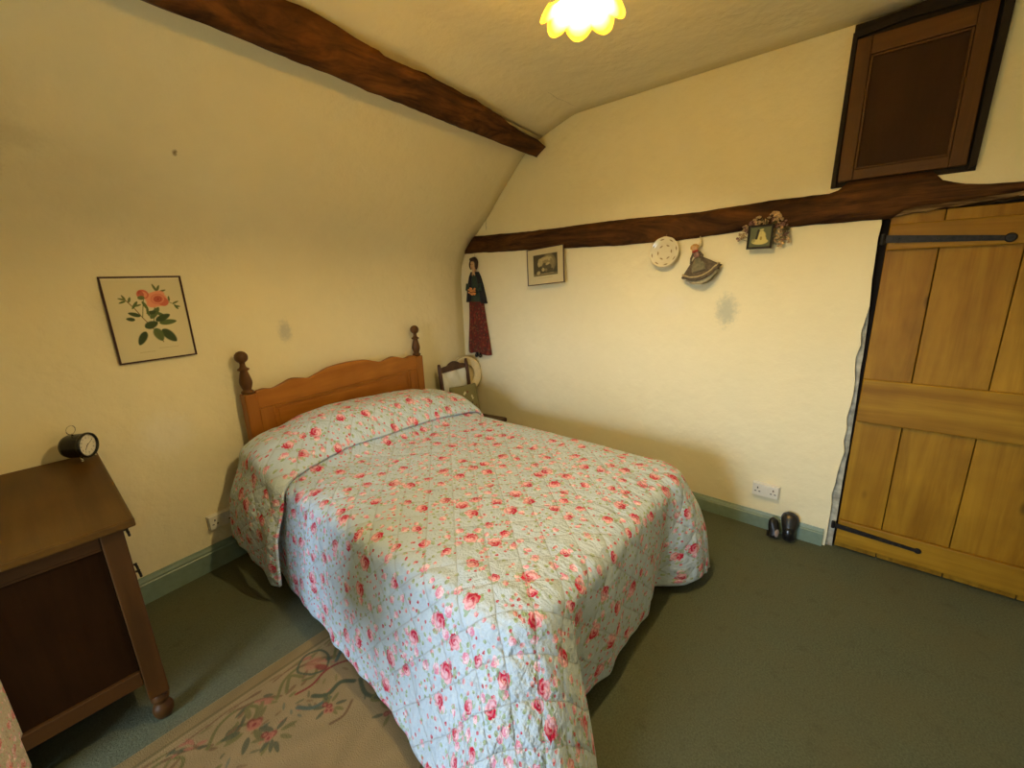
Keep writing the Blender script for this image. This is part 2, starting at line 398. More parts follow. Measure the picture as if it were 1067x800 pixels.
def painted_sheet(name, w, h, nx, ny, paint, mt, parent, place, bg=(.6, .5, .3)):
    """flat sheet w x h; place(u,v)->xyz ; paint(canvas)"""
    u = np.linspace(0, w, nx); v = np.linspace(0, h, ny); U, V = np.meshgrid(u, v, indexing='ij')
    cv = Canvas(U, V, bg); paint(cv)
    verts = [place(U[i, j], V[i, j]) for i in range(nx) for j in range(ny)]
    faces = [(i*ny+j, (i+1)*ny+j, (i+1)*ny+j+1, i*ny+j+1) for i in range(nx-1) for j in range(ny-1)]
    me = bpy.data.meshes.new(name); me.from_pydata([tuple(p) for p in verts], [], faces)
    me.polygons.foreach_set('use_smooth', [True]*len(me.polygons))
    me.materials.append(mt); colour_mesh(me, cv.C.reshape(-1, 3))
    o = bpy.data.objects.new(name, me); link(o, parent); return o

# ================================================================== THE ROOM
def struct(o): o['kind'] = 'structure'; return o
bm = BM(); box(bm, XN-.1, X0+.25, YR-.1, 3.25, -.08, 0); struct(mesh_obj('floor', bm, M['carpet']))

# headboard wall and the plaster slope that grows out of it
PROF = [(0, -.0), (0, .4), (0, .8), (0, 1.2), (0, 1.5), (.006, 1.62), (.025, 1.72), (.065, 1.80), (.125, 1.877), (.23, 1.975), (.40, 2.12), (.52, 2.245), (.665, 2.385), (.79, 2.50), (.90, 2.575), (.97, 2.60)]
def slope_bits(prof, x0, x1, nx, name, mt, thick=.1):
    bm = BM(); rows = []
    for i in range(nx+1):
        x = x0+(x1-x0)*i/nx
        rows.append([bm.verts.new(LW(x, d, z)) for d, z in prof])
    for a, b_ in zip(rows, rows[1:]):
        for j in range(len(prof)-1): bm.faces.new((a[j], a[j+1], b_[j+1], b_[j]))
    o = mesh_obj(name, bm, mt, smooth=True)
    s = o.modifiers.new('solid', 'SOLIDIFY'); s.thickness = thick; s.offset = -1
    return o
def fine(prof, n=4):
    P = [Vector(p) for p in prof]; out = []
    for i in range(len(P)-1):
        p0, p1, p2, p3 = P[max(i-1, 0)], P[i], P[i+1], P[min(i+2, len(P)-1)]
        for k in range(n):
            t = k/n
            out.append(.5*((2*p1)+(p2-p0)*t+(2*p0-5*p1+4*p2-p3)*t*t+(3*p1-p0-3*p2+p3)*t**3))
    out.append(P[-1]); return [(v.x, v.y) for v in out]
def check_side(o, inward):
    pass
o = slope_bits(fine(PROF, 3), XN-.02, X0+.02, 40, 'wall_left', M['wall_left']); struct(o)
# flip so the solid grows away from the room
def orient(o, to):
    me = o.data; p = me.polygons[0]
    if p.normal.dot(Vector(to)-p.center) < 0: me.flip_normals()
orient(o, (1, 1, 1))
CPROF = [(.97, 2.60), (1.06, 2.63), (1.20, 2.672), (1.265, ZC), (1.32, ZC+.003)]
bm = BM(); rows = []
for i in range(41):
    x = XN-.02+(X0+.04-XN)*i/40
    r = [bm.verts.new(LW(x, d, z)) for d, z in fine(CPROF, 3)]
    ya = r[-1].co.y
    for k in range(1, 9):
        y = ya+(YR-.02-ya)*k/8; r.append(bm.verts.new((x, y, ZC+.003+.012*nz(x*.8, y*.8, 4))))
    rows.append(r)
for a, b_ in zip(rows, rows[1:]):
    for j in range(len(a)-1): bm.faces.new((a[j], a[j+1], b_[j+1], b_[j]))
o = struct(mesh_obj('ceiling', bm, M['ceiling'], smooth=True)); orient(o, (1, 1, 1))
s = o.modifiers.new('solid', 'SOLIDIFY'); s.thickness = .1; s.offset = -1

# gable wall (photo right) with the ragged plaster edge beside the door
bm = BM()
edge = []
for i in range(29):
    z = 1.86*i/28
    edge.append((.030+.020*nz(z*4, 2.2)+.012*nz(z*13, 7)+(.012 if z < .5 else 0)*(1-z/.5), z))
prism(bm, [(3.2, 0)]+edge+[(.02, 1.90), (.02, 2.8), (3.2, 2.8)], X0, X0+.14, 'x')
prism(bm, [(.02, 1.86), (-.95, 1.86), (-.95, 2.8), (.02, 2.8)], X0, X0+.14, 'x')
prism(bm, [(-.83, 0), (YR-.1, 0), (YR-.1, 2.8), (-.95, 2.8), (-.95, 1.86), (-.83, 1.86)], X0, X0+.14, 'x')
struct(mesh_obj('wall_right', bm, M['wall_right']))
# white painted plaster return between wall and door
bm = BM()
pts = [(y-.001, z) for y, z in edge if z < 1.45]
inner = [(.008+.006*nz(z*9, 3)+.012*sstep(.7, 1.45, z), z) for y, z in reversed(edge) if z < 1.45]
prism(bm, pts+inner, X0+.022, X0+.06, 'x'); struct(mesh_obj('trim_1', bm, M['reveal']))

# wall with the window (beside the viewer) and wall behind
WY0, WY1, WZ0, WZ1 = .30, 1.72, .78, 2.00
bm = BM()
for (a, b_, c_, d_) in ((YR-.1, WY0, 0, 2.75), (WY1, 3.1, 0, 2.75), (WY0, WY1, 0, WZ0), (WY0, WY1, WZ1, 2.75)):
    box(bm, XN-.3, XN, a, b_, c_, d_)
box(bm, XN, -.405, 1.90, 2.9, 0, 2.75)      # projecting breast that the chest stands against
struct(mesh_obj('wall_near', bm, M['ceiling']))
bm = BM(); box(bm, XN-.3, X0+.2, YR-.12, YR, 0, 2.75); struct(mesh_obj('wall_rear', bm, M['ceiling']))
wf = BM()
for (a, b_, c_, d_) in ((WY0, WY0+.05, WZ0, WZ1), (WY1-.05, WY1, WZ0, WZ1), (WY0+.05, WY1-.05, WZ0, WZ0+.05), (WY0+.05, WY1-.05, WZ1-.05, WZ1), ((WY0+WY1)/2-.03, (WY0+WY1)/2+.03, WZ0+.05, WZ1-.05)):
    box(wf, XN-.27, XN-.22, a, b_, c_, d_)
w = struct(mesh_obj('window_1', wf, M['socket'], bevel=.004))
bm = BM(); box(bm, XN-.248, XN-.244, WY0+.05, WY1-.05, WZ0+.05, WZ1-.05); mesh_obj('pane', bm, M['pane'], w)
bm = BM(); box(bm, XN-.22, XN+.03, WY0-.03, WY1+.03, WZ0-.0, WZ0+.025); mesh_obj('window_sill', bm, M['socket'], w, bevel=.004)

# baseboards
def base_profile(h, t): return [(0, 0), (t, 0), (t, h*.74), (t*.82, h*.78), (t*.82, h*.84), (t*.5, h*.93), (t*.35, h), (0, h)]
bm = BM()
prism(bm, [(X0-p, q) for p, q in base_profile(.105, .02)], .055, 2.98, 'y'); struct(mesh_obj('baseboard_right', bm, M['base_green']))
bm = BM(); R = Matrix.Translation(LW(0, 0, 0)) @ ROTL
prism(bm, [(-p-.001, q) for p, q in base_profile(.145, .022)], -.40, X0-.03, 'x', R); struct(mesh_obj('baseboard_left', bm, M['base_green']))

# ------------------------------------------------------------------ beams
# purlin under the slope: adze-cut, tapering towards the gable
def purlin():
    bm = BM(); n = 90; rings = []
    for i in range(n+1):
        t = i/n; x = -.80+(X0-.01+.80)*t
        sg = 1-.25*sstep(.75, 1, t)
        # corners (d,z): lower outer, upper outer, hidden back ones inside the plaster
        lo = (.925, 2.468+.006*sstep(.7, 1, t)); up = (1.045-.035*sstep(.75, 1, t), 2.590-.062*sstep(.72, 1, t)); bk = (.88, 2.64); ba = (.80, 2.53)
        pts = []
        corners = [lo, up, bk, ba]
        for k in range(4):
            a, b_ = corners[k], corners[(k+1) % 4]
            for j in range(4):
                s_ = j/4; d = a[0]+(b_[0]-a[0])*s_; z = a[1]+(b_[1]-a[1])*s_
                amp = .011 if j else .008
                d += amp*nz(x*3.1, k*7+j*2.3)+.006*nz(x*11, k*5+j, 3); z += amp*nz(x*3.4, 20+k*5+j*1.7)+.006*nz(x*12, 9+k*4+j, 8)
                if k == 1 and j == 0: z += .012*sstep(.42, .46, t)*(1-sstep(.5, .56, t)) - .015*sstep(.58, .585, t)*(1-sstep(.6, .66, t))
                pts.append(bm.verts.new(LW(x, d, z)))
        rings.append(pts)
    for a, b_ in zip(rings, rings[1:]):
        m_ = len(a)
        for j in range(m_): bm.faces.new((a[j], a[(j+1) % m_], b_[(j+1) % m_], b_[j]))
    bm.faces.new(rings[0]); bm.faces.new(rings[-1][::-1])
    o = mesh_obj('ceiling_beam', bm, M['beam'], smooth=True)
    return tag(o, 'long dark oak beam running under the sloping ceiling above the bed', 'beam')
purlin()
TOPB = [(-1.55, 1.93), (-.8, 1.92), (-.4, 1.912), (-.25, 1.925), (-.16, 1.95), (-.12, 1.998), (.0, 2.002), (.19, 2.002), (.225, 1.962), (.62, 1.955), (.9, 1.945), (1.45, 1.957), (2.2, 1.952), (2.87, 1.968), (2.99, 1.97)]
BOTB = [(-1.55, 1.88), (-.8, 1.885), (-.41, 1.875), (-.05, 1.852), (-.02, 1.815), (.01, 1.812), (.61, 1.815), (1.0, 1.79), (1.45, 1.79), (2.2, 1.81), (2.9, 1.825), (2.99, 1.83)]
bm = BM(); rings = []; n = 120
for i in range(n+1):
    y = -1.5+(2.985+1.5)*i/n
    zt = interp(TOPB, y)+.006*nz(y*5, 1)+.004*nz(y*17, 4); zb = interp(BOTB, y)+.005*nz(y*6, 11)+.003*nz(y*15, 2)
    xf = X0-.022+.005*nz(y*2.5, 6); r = []
    for j in range(7):
        s_ = j/6; z = zb+(zt-zb)*s_
        r.append(bm.verts.new((xf+.004*nz(y*4, z*14, 3)+(.012 if j in (0, 6) else 0), y, z)))
    r.append(bm.verts.new((X0+.05, y, zt))); r.append(bm.verts.new((X0+.05, y, zb))); rings.append(r)
for a, b_ in zip(rings, rings[1:]):
    for j in range(len(a)): bm.faces.new((a[j], a[(j+1) % len(a)], b_[(j+1) % len(a)], b_[j]))
bm.faces.new(rings[0]); bm.faces.new(rings[-1][::-1])
tag(mesh_obj('wall_beam', bm, M['beam_y'], smooth=True), 'dark horizontal timber set in the right-hand wall above the plate and the little pictures', 'beam')

# ------------------------------------------------------------------ plank door
door = struct(bpy.data.objects.new('door_1', None)); link(door); door.location = (X0+.02, 0, 0)
ys = [0, -.190, -.452, -.705, -.82]
for a, b_ in zip(ys, ys[1:]):
    bm = BM(); box(bm, 0, .028, b_+.002, a-.002, .012, 1.835); mesh_obj('plank', bm, M['door_wood'], door, bevel=.003)
for z0, z1 in ((.045, .190), (.785, 1.020), (1.665, 1.785)):
    bm = BM(); box(bm, -.022, -.0005, -.82, -.003, z0, z1); mesh_obj('ledge', bm, M['ledge_wood'], door, bevel=.006)
def strap(y0, y1, za, zb, w):
    bm = BM(); n = 16; A = []
    for i in range(n+1):
        t = i/n; y = y0+(y1-y0)*t; z = za+(zb-za)*t; h = w*(1-.4*t)/2
        A.append([bm.verts.new((x, y, z+s_*h)) for x, s_ in ((-.024, -1), (-.030, -1), (-.030, 1), (-.024, 1))])
    for a, b_ in zip(A, A[1:]):
        for j in range(4): bm.faces.new((a[j], a[(j+1) % 4], b_[(j+1) % 4], b_[j]))
    bm.faces.new(A[0]); bm.faces.new(A[-1][::-1])
    Rr = Matrix.Translation((-.024, y1-.006, zb)) @ Matrix.Rotation(-PI/2, 4, 'Y')
    lathe(bm, [(w*.52, 0), (w*.54, .004), (w*.42, .009), (.0001, .010)], 20, Rr)
    for t in (.12, .45, .8):
        Rr = Matrix.Translation((-.030, y0+(y1-y0)*t, za+(zb-za)*t)) @ Matrix.Rotation(-PI/2, 4, 'Y')
        lathe(bm, [(.006, 0), (.005, .003), (.0001, .004)], 10, Rr)
    h = mesh_obj('strap_hinge', bm, M['iron'], door)
    k = BM(); tube(k, [(-.024, y0+.012, za-w*.7), (-.024, y0+.012, za+w*.7)], .009, 12); mesh_obj('hinge_knuckle', k, M['iron'], h)
strap(.004, -.395, 1.718, 1.693, .036)
strap(.006, -.335, .152, .134, .028)
# chipped door head under the timber
bm = BM(); A = []
for i in range(41):
    y = .002-.82*i/40; zt = 1.882; zb = interp([(-.82, 1.868), (-.41, 1.850), (-.03, 1.812), (.01, 1.806)], y)+.006*nz(y*20, 3)+.004*nz(y*50, 1)
    A.append([bm.verts.new((x, y, z)) for x, z in ((X0-.004, zb+.012), (X0-.004, zt), (X0+.10, zt), (X0+.10, zb))])
for a, b_ in zip(A, A[1:]):
    for j in range(4): bm.faces.new((a[j], a[(j+1) % 4], b_[(j+1) % 4], b_[j]))
bm.faces.new(A[0]); bm.faces.new(A[-1][::-1])
struct(mesh_obj('trim_2', bm, wood('chipped_head', (.07, .034, .010), (.40, .27, .12), 'y', .8, grain=20, stretch=.15, bump=.004, contrast=(.42, .66))))
# dark gap post beside the door
bm = BM(); box(bm, X0+.062, X0+.13, .0, .06, 0, 1.86); struct(mesh_obj('trim_3', bm, M['dark_wood']))
bm = BM(); box(bm, X0+.075, X0+.13, -.84, .0, 0, 1.86); struct(mesh_obj('trim_4', bm, M['dark_wood']))

# ------------------------------------------------------------------ hatch high on the wall
h = thing('cupboard_hatch', 'dark oak panelled hatch door high on the wall above the plank door', 'cupboard', (X0, 0, 2.30))
HY0, HY1, HZ0, HZ1 = -.222, .232, -.300, .310
bm = BM()   # rough surround
prism(bm, [(HY1+.020, HZ0-.02), (HY1, HZ0-.02), (HY1-.004, HZ1+.012), (.05, HZ1+.03), (HY0-.01, HZ1+.02), (HY0-.004, HZ0-.012), (HY0-.028, HZ0+.0), (HY0-.040, HZ1+.05), (-.1, HZ1+.079), (.0, HZ1+.079), (.10, HZ1+.055), (HY1+.014, HZ1+.035)], -.026, -.0005, 'x')
box(bm, -.003, -.0005, HY0-.03, HY1+.012, HZ0-.02, HZ1+.075)
mesh_obj('surround', bm, M['dark_wood'], h, bevel=.003)
def brd(y0, y1, z0, z1, x0, x1, nm, mt, bv=.003):
    bm = BM(); box(bm, x0, x1, y0, y1, z0, z1); return mesh_obj(nm, bm, mt, h, bevel=bv)
brd(HY1-.062, HY1-.006, HZ0+.004, HZ1, -.034, -.004, 'stile', M['hatch_z'])
brd(HY0+.004, HY0+.060, HZ0+.004, HZ1, -.034, -.004, 'stile', M['hatch_z'])
brd(HY0+.0605, HY1-.0625, HZ1-.075, HZ1, -.034, -.004, 'rail', M['hatch_x'])
brd(HY0+.0605, HY1-.0625, HZ0+.004, HZ0+.050, -.034, -.004, 'rail', M['hatch_x'])
brd(HY0+.0605, HY1-.0625, HZ0+.0505, HZ1-.0755, -.016, -.004, 'panel', M['hatch_panel'])
bm = BM(); Y_, y_, Z_, z_ = HY1-.063, HY0+.061, HZ1-.076, HZ0+.051
for a, b_, c_, d_ in ((Y_-.010, Y_, z_, Z_), (y_, y_+.010, z_, Z_), (y_+.010, Y_-.010, Z_-.010, Z_), (y_+.010, Y_-.010, z_, z_+.010)): box(bm, -.028, -.0165, a, b_, c_, d_)
mesh_obj('moulding', bm, M['hatch_x'], h, bevel=.003)

# ================================================================== BED
bed = thing('bed', 'pine double bed with a scrolled panelled headboard and turned finials', 'bed', LW(1.465, .075, 0), (0, 0, TH))
HW = .668     # post centre
def hb(zf):   # scrolled top outline of the headboard
    return zf
top = [(-.635, .998), (-.585, 1.006), (-.53, .996), (-.47, 1.012), (-.405, 1.030), (-.34, 1.019), (-.29, 1.010), (-.22, 1.030), (-.14, 1.052), (0, 1.060)]
top = top+[(-x, z) for x, z in reversed(top[:-1])]
top = fine(top, 5)
bm = BM(); prism(bm, [(-.635, .52)]+top+[(.635, .52)], -.012, .012, 'y'); mesh_obj('headboard_panel', bm, M['pine_x'], bed, bevel=.003)
bm = BM(); prism(bm, [(-.634, .893)]+top+[(.634, .893)], -.026, -.0125, 'y'); mesh_obj('top_rail', bm, M['pine_x'], bed, bevel=.004)
for s_ in (-1, 1):
    bm = BM(); box(bm, min(s_*.632, s_*.555), max(s_*.632, s_*.555), -.026, -.0125, .52, .8925); mesh_obj('stile', bm, M['pine_z'], bed, bevel=.004)
bm = BM()
for a, b_, c_, d_ in ((-.554, -.540, .52, .892), (.540, .554, .52, .892), (-.540, .540, .878, .892)): box(bm, a, b_, -.020, -.0125, c_, d_)
mesh_obj('moulding', bm, M['pine_x'], bed, bevel=.004)
bm = BM(); box(bm, -.52, .52, -.018, -.0125, .54, .862); mesh_obj('raised_field', bm, M['pine_x'], bed, bevel=.005)
for s_ in (-1, 1):
    bm = BM(); box(bm, s_*HW-.034, s_*HW+.034, -.034, .034, 0, .992); mesh_obj('post', bm, M['pine_z'], bed, bevel=.006)
    bm = BM()
    fp = [(.030, 0), (.036, .008), (.036, .018), (.026, .026), (.024, .032), (.030, .048), (.036, .072), (.036, .088), (.031, .115), (.024, .145), (.021, .158), (.033, .165), (.034, .174), (.021, .182), (.017, .192), (.015, .208), (.017, .216), (.028, .224), (.036, .238), (.038, .254), (.035, .270), (.024, .285), (.010, .292), (.0001, .293)]
    fp = [(r*.93, z*.86) for r, z in fp]
    lathe(bm, fp, 28, Matrix.Translation((s_*HW, 0, .9925))); mesh_obj('finial', bm, M['pine_turn'], bed, smooth=True)
# side rails, foot and slats (under the quilt)
Rb = Matrix.Rotation(-TH, 4, 'Z')
def in_bed(x, y, z): return Rb @ (Vector((x, y, z))-Vector(bed.location))
def world_box(nm, x0, x1, y0, y1, z0, z1, mt):
    bm = BM(); vs = box(bm, x0, x1, y0, y1, z0, z1)
    for v in vs: v.co = in_bed(*v.co)
    return mesh_obj(nm, bm, mt, bed, bevel=.003)
world_box('side_rail', .84, .865, .80, 2.67, .20, .32, M['pine_x'])
world_box('side_rail', 2.065, 2.09, .80, 2.80, .20, .32, M['pine_x'])
world_box('foot_rail', .866, 2.064, .80, .825, .20, .32, M['pine_x'])
world_box('leg', .87, .93, .83, .89, 0, .30, M['pine_z']); world_box('leg', 2.0, 2.06, .83, .89, 0, .30, M['pine_z'])
world_box('slat_base', .866, 2.064, .895, 2.60, .28, .32, M['pine_x'])
bm = BM(); box(bm, .83, 2.10, .78, 2.62, .325, .555)
tag(mesh_obj('mattress', bm, M['mattress'], bevel=.04), 'thick mattress on the pine bed, hidden beneath the rose quilt', 'mattress')

# ------------------------------------------------------------------ quilt
QX, QA, QR = 1.465, .66, .10
QF = .72; ZQ = .600; RE = .07
def pillow(x, y):
    a = sstep(2.14, 2.46, y)
    u = (x-QX)/.74
    B = interp([(-1.15, .0), (-1, .04), (-.85, .095), (-.6, .150), (-.35, .170), (0, .165), (.35, .140), (.65, .11), (.9, .05), (1.1, .0)], u)
    return a*B*(1-.10*sstep(2.60, 2.78, y))
def flare(side, t):
    """tilt of the hanging cloth from the vertical; side l/f/r with t along it, corners handled by the caller"""
    pass
def quilt_pt(u, v, lift=0.):
    """cloth coordinate u (x) v (y) -> world position"""
    cx = min(max(u, QX-QA+QR), QX+QA-QR); cy = max(v, QF+QR)
    ex, ey = u-cx, v-cy; r = math.hypot(ex, ey)
    base = ZQ+pillow(cx, cy)+.006*nz(u*3, v*3, 1)+.003*nz(u*9, v*9, 5)
    if r < QR:
        e = r/QR
        return Vector((u, v, base+lift-.010*sstep(.3, 1, e)))
    dx, dy = ex/r, ey/r; s = r-QR
    edge_drop = .010
    p = Vector((cx+dx*QR, cy+dy*QR, 0))
    q = RE*PI/2
    # how far the hang leans outward
    left = sstep(.0, 1, -dx); right = sstep(0, 1, dx); foot = sstep(0, 1, -dy)
    corner = min(1, 2.2*abs(dx*dy)*1.0) if dy < 0 else 0
    lean = 0
    if dx < 0 and dy > -.02: lean = interp([(.8, .40), (1.0, .30), (1.3, .22), (1.8, .20), (2.2, .16), (2.8, .18)], v)
    elif dx > 0 and dy > -.02: lean = interp([(.8, .22), (1.1, .12), (1.7, .06), (2.1, .0), (2.8, -.04)], v)
    elif abs(dx) < .02:
        lean = interp([(.90, .36), (.96, .25), (1.02, -.05), (1.10, -.02), (1.25, .05), (1.4, .01), (1.6, .04), (1.76, .02), (1.84, -.03), (1.93, .22), (2.03, .33)], u)
    elif dx < 0:
        a = math.atan2(-dy, -dx)/(PI/2)      # 0 left .. 1 foot
        lean = interp([(0, .40), (.3, .50), (.7, .52), (1, .36)], a)
    else:
        a = math.atan2(-dy, dx)/(PI/2)
        lean = interp([(0, .22), (.3, .26), (.7, .36), (1, .33)], a)
    # along-edge coordinate for gathers
    al = (v if abs(dx) > abs(dy) else u)
    grow = sstep(.05, .5, s)
    ripple = (.022*nz(al*5.2, 3.3, s*.8)+.012*nz(al*11, 8.3, s*1.2))*grow
    if s < q: hh, dr = RE*math.sin(s/RE), RE*(1-math.cos(s/RE))
    else:
        L = s-q; hh = RE+L*math.sin(lean); dr = RE+L*math.cos(lean)
    # belly: cloth bows out a little half-way down
    hh += (ripple+.02*math.sin(min(1, s/.6)*PI))*(1 if dx < .5 or v < 1.6 else .4)
    if dx > .02 and dy < -.02 or (abs(dx) < .02 and u > 1.9): hh += .035*math.sin(min(1, s/.62)*PI)*(1 if dx > .02 else sstep(1.9, 2.0, u))
    z = base-edge_drop-dr+lift*max(.0, 1-s/.1)
    hh += lift*min(1, s/.06)
    zf = .022+.008*nz(u*8, v*8)
    if z < zf:
        hh += (zf-z)*.55; z = zf+.01*abs(nz(u*14, v*14, 2))
    return p+Vector((dx*hh, dy*hh, z))
def quilt_len(u_dir, v):  # hanging length left side by position
    return 0
HL, HF, HR = .60, .585, .60
def fold_cloth(name, vs, parent, lift, hl, hr, thick, hem_round):
    nu = 190; rows = []
    u0, u1 = QX-QA-hl, QX+QA+hr
    for v in vs:
        row = []
        for i in range(nu+1):
            u = u0+(u1-u0)*i/nu
            uu, vv = u, v
            # round the two foot corners of the cloth
            if hem_round:
                cxl, cxr, cyf = QX-QA, QX+QA, QF
                if vv < cyf and (uu < cxl or uu > cxr):
                    c0 = cxl if uu < cxl else cxr; H = hl if uu < cxl else hr
                    a, b_ = (uu-c0)/H, (vv-cyf)/HF
                    m_ = max(abs(a), abs(b_)); r_ = math.hypot(a, b_)
                    if r_ > 1e-6:
                        k_ = m_/r_; k_ = 1+(k_-1)*.80
                        uu = c0+a*H*k_; vv = cyf+b_*HF*k_
            row.append((uu, vv))
        rows.append(row)
    verts, uvs = [], []
    for row in rows:
        for (uu, vv) in row:
            verts.append(quilt_pt(uu, vv, lift(uu, vv))); uvs.append((uu, vv))
    nv = len(rows); W = nu+1
    faces = [(j*W+i, j*W+i+1, (j+1)*W+i+1, (j+1)*W+i) for j in range(nv-1) for i in range(nu)]
    me = bpy.data.meshes.new(name); me.from_pydata([tuple(p) for p in verts], [], faces)
    ul = me.uv_layers.new(name='UVMap')
    for p in me.polygons:
        for li, vi in zip(p.loop_indices, p.vertices): ul.data[li].uv = uvs[vi]
    me.polygons.foreach_set('use_smooth', [True]*len(me.polygons)); me.materials.append(M['quilt'])
    o = bpy.data.objects.new(name, me); link(o, parent)
    s_ = o.modifiers.new('solid', 'SOLIDIFY'); s_.thickness = thick; s_.offset = 0
    return o
v0 = QF-HF
vs = [v0+(2.50-v0)*i/200 for i in range(201)]
quilt = fold_cloth('quilt', vs, None, lambda u, v: -.004*0, HL, HR, .010, True)
tag(quilt, 'pale blue quilt printed with pink roses, spread over the bed to the floor', 'quilt')
def crease(u):   # front edge of the part lying over the pillows
    return interp([(.2, 2.13), (.55, 2.14), (.80, 2.20), (1.0, 2.235), (1.3, 2.245), (1.7, 2.245), (2.1, 2.215), (2.7, 2.18)], u)
nv = 60
name = 'pillow_fold'; nu = 180; hl, hr = .53, .45
verts, uvs = [], []
for j in range(nv+1):
    for i in range(nu+1):
        u = QX-QA-hl+(2*QA+hl+hr)*i/nu
        c0 = crease(u)+.012*nz(u*4, 3); vend = 2.655+.06*(u-1.0)+.0; v = c0+(vend-c0)*(j/nv)
        t = v-c0
        lf = .026+.022*sstep(0, .05, t)+.008*sstep(.05, .25, t)
        if u > QX+QA: lf *= 1-.7*sstep(0, .12, u-QX-QA)
        lf += .035*sstep(.1, .3, QX-QA-u)     # hangs a little proud on the side
        verts.append(tuple(quilt_pt(u, v, lf))); uvs.append((u+.31, v+.17))
W = nu+1
me = bpy.data.meshes.new(name); me.from_pydata(verts, [], [(j*W+i, j*W+i+1, (j+1)*W+i+1, (j+1)*W+i) for j in range(nv) for i in range(nu)])
ul = me.uv_layers.new(name='UVMap')
for p in me.polygons:
    for li, vi in zip(p.loop_indices, p.vertices): ul.data[li].uv = uvs[vi]
me.polygons.foreach_set('use_smooth', [True]*len(me.polygons)); me.materials.append(M['quilt'])
o = bpy.data.objects.new(name, me); link(o, quilt)
s_ = o.modifiers.new('solid', 'SOLIDIFY'); s_.thickness = .014; s_.offset = 0

# ================================================================== CHEST OF DRAWERS
CZ = .846
chest = thing('chest_of_drawers', 'old dark oak chest with panelled side, plank top and small bun feet', 'chest of drawers', (0, 0, 0))
CX0, CX1, CY0, CY1 = -.375, .095, 1.865, 2.62
def cb(nm, x0, x1, y0, y1, z0, z1, mt, bv=.004, p=None):
    bm = BM(); box(bm, x0, x1, y0, y1, z0, z1); return mesh_obj(nm, bm, mt, p or chest, bevel=bv)
def slope_top(nm, x0, x1):
    bm = BM(); vs_ = box(bm, x0, x1, 1.835, 2.705, CZ-.028, CZ)
    for v in vs_: v.co.z += .030*(v.co.y-1.85)
    mesh_obj(nm, bm, M['oak_y'], chest, bevel=.005)
slope_top('top_board', -.178, .128); slope_top('top_board', -.385, -.181)
for (px, py) in ((CX1-.03, CY0+.03), (CX0+.03, CY0+.03), (CX1-.03, CY1-.03), (CX0+.03, CY1-.03)):
    cb('corner_post', px-.030, px+.030, py-.030, py+.030, .115, CZ-.031, M['oak_z'])
    bm = BM(); lathe(bm, [(.018, .0), (.026, .006), (.032, .025), (.033, .04), (.028, .055), (.020, .064), (.019, .072), (.027, .080), (.029, .090), (.024, .100), (.022, .1145)], 20, Matrix.Translation((px, py, 0)))
    mesh_obj('foot', bm, M['oak_z'], chest, smooth=True)
cb('side_rail', CX0+.061, CX1-.061, CY0+.004, CY0+.030, .19, .25, M['oak_x'])
cb('side_rail', CX0+.061, CX1-.061, CY0+.004, CY0+.030, CZ-.080, CZ-.031, M['oak_x'])
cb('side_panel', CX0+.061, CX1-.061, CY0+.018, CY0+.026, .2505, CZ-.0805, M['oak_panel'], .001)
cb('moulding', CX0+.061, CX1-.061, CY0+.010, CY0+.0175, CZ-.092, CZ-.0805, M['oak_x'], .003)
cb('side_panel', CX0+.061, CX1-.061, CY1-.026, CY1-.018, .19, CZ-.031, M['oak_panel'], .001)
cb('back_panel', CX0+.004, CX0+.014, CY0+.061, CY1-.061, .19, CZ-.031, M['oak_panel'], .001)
cb('front_rail', CX1-.03, CX1-.004, CY0+.061, CY1-.061, .165, .215, M['oak_y'])
zs = [.2155, .46, .655, CZ-.032]
for a, b_ in zip(zs, zs[1:]):
    d_ = cb('drawer', CX1-.40, CX1-.002, CY0+.062, CY1-.062, a+.004, b_-.004, M['oak_y'])
    for yy in ((CY0+.16, CY1-.16) if a > .3 else ()):
        bm = BM(); zc = (a+b_)/2+.015; x_ = CX1-.001
        for dy in (-.03, .03): lathe(bm, [(.010, 0), (.009, .004), (.004, .006), (.004, .018), (.006, .020), (.0001, .022)], 12, Matrix.Translation((x_, yy+dy, zc)) @ Matrix.Rotation(PI/2, 4, 'Y'))
        tube(bm, [(x_+.016, yy-.03, zc), (x_+.019, yy-.032, zc-.014), (x_+.020, yy-.02, zc-.032), (x_+.021, yy, zc-.036), (x_+.020, yy+.02, zc-.032), (x_+.019, yy+.032, zc-.014), (x_+.016, yy+.03, zc)], .0042, 8)
        mesh_obj('drop_handle', bm, M['iron'], d_)

# clock
cl = thing('alarm_clock', 'round black alarm clock with white dial on top of the oak chest', 'clock', (.078, 2.625, CZ+.0265), (0, 0, math.radians(50)))
A_ = Matrix.Translation((0, 0, .066)) @ Matrix.Rotation(PI/2, 4, 'X')      # axis of the body: -y is the face
bm = BM(); lathe(bm, [(.0001, -.058), (.030, -.057), (.046, -.050), (.052, -.036), (.053, .020), (.053, .030)], 36, A_, cap=False)
mesh_obj('case', bm, M['black'], cl, smooth=True)
bm = BM(); lathe(bm, [(.0505, .018), (.055, .022), (.0565, .030), (.0545, .036), (.049, .036), (.047, .031), (.047, .028)], 40, A_, cap=False); mesh_obj('bezel', bm, M['black'], cl, smooth=True)
bm = BM(); lathe(bm, [(.0001, .0275), (.0475, .0275), (.0475, .025)], 40, A_, cap=False); dial = mesh_obj('dial', bm, simple('dial_white', (.70, .66, .52), .6), cl)
def face_pt(r, a, h_): return A_ @ Vector((r*math.sin(a), r*math.cos(a), h_))
bm = BM()
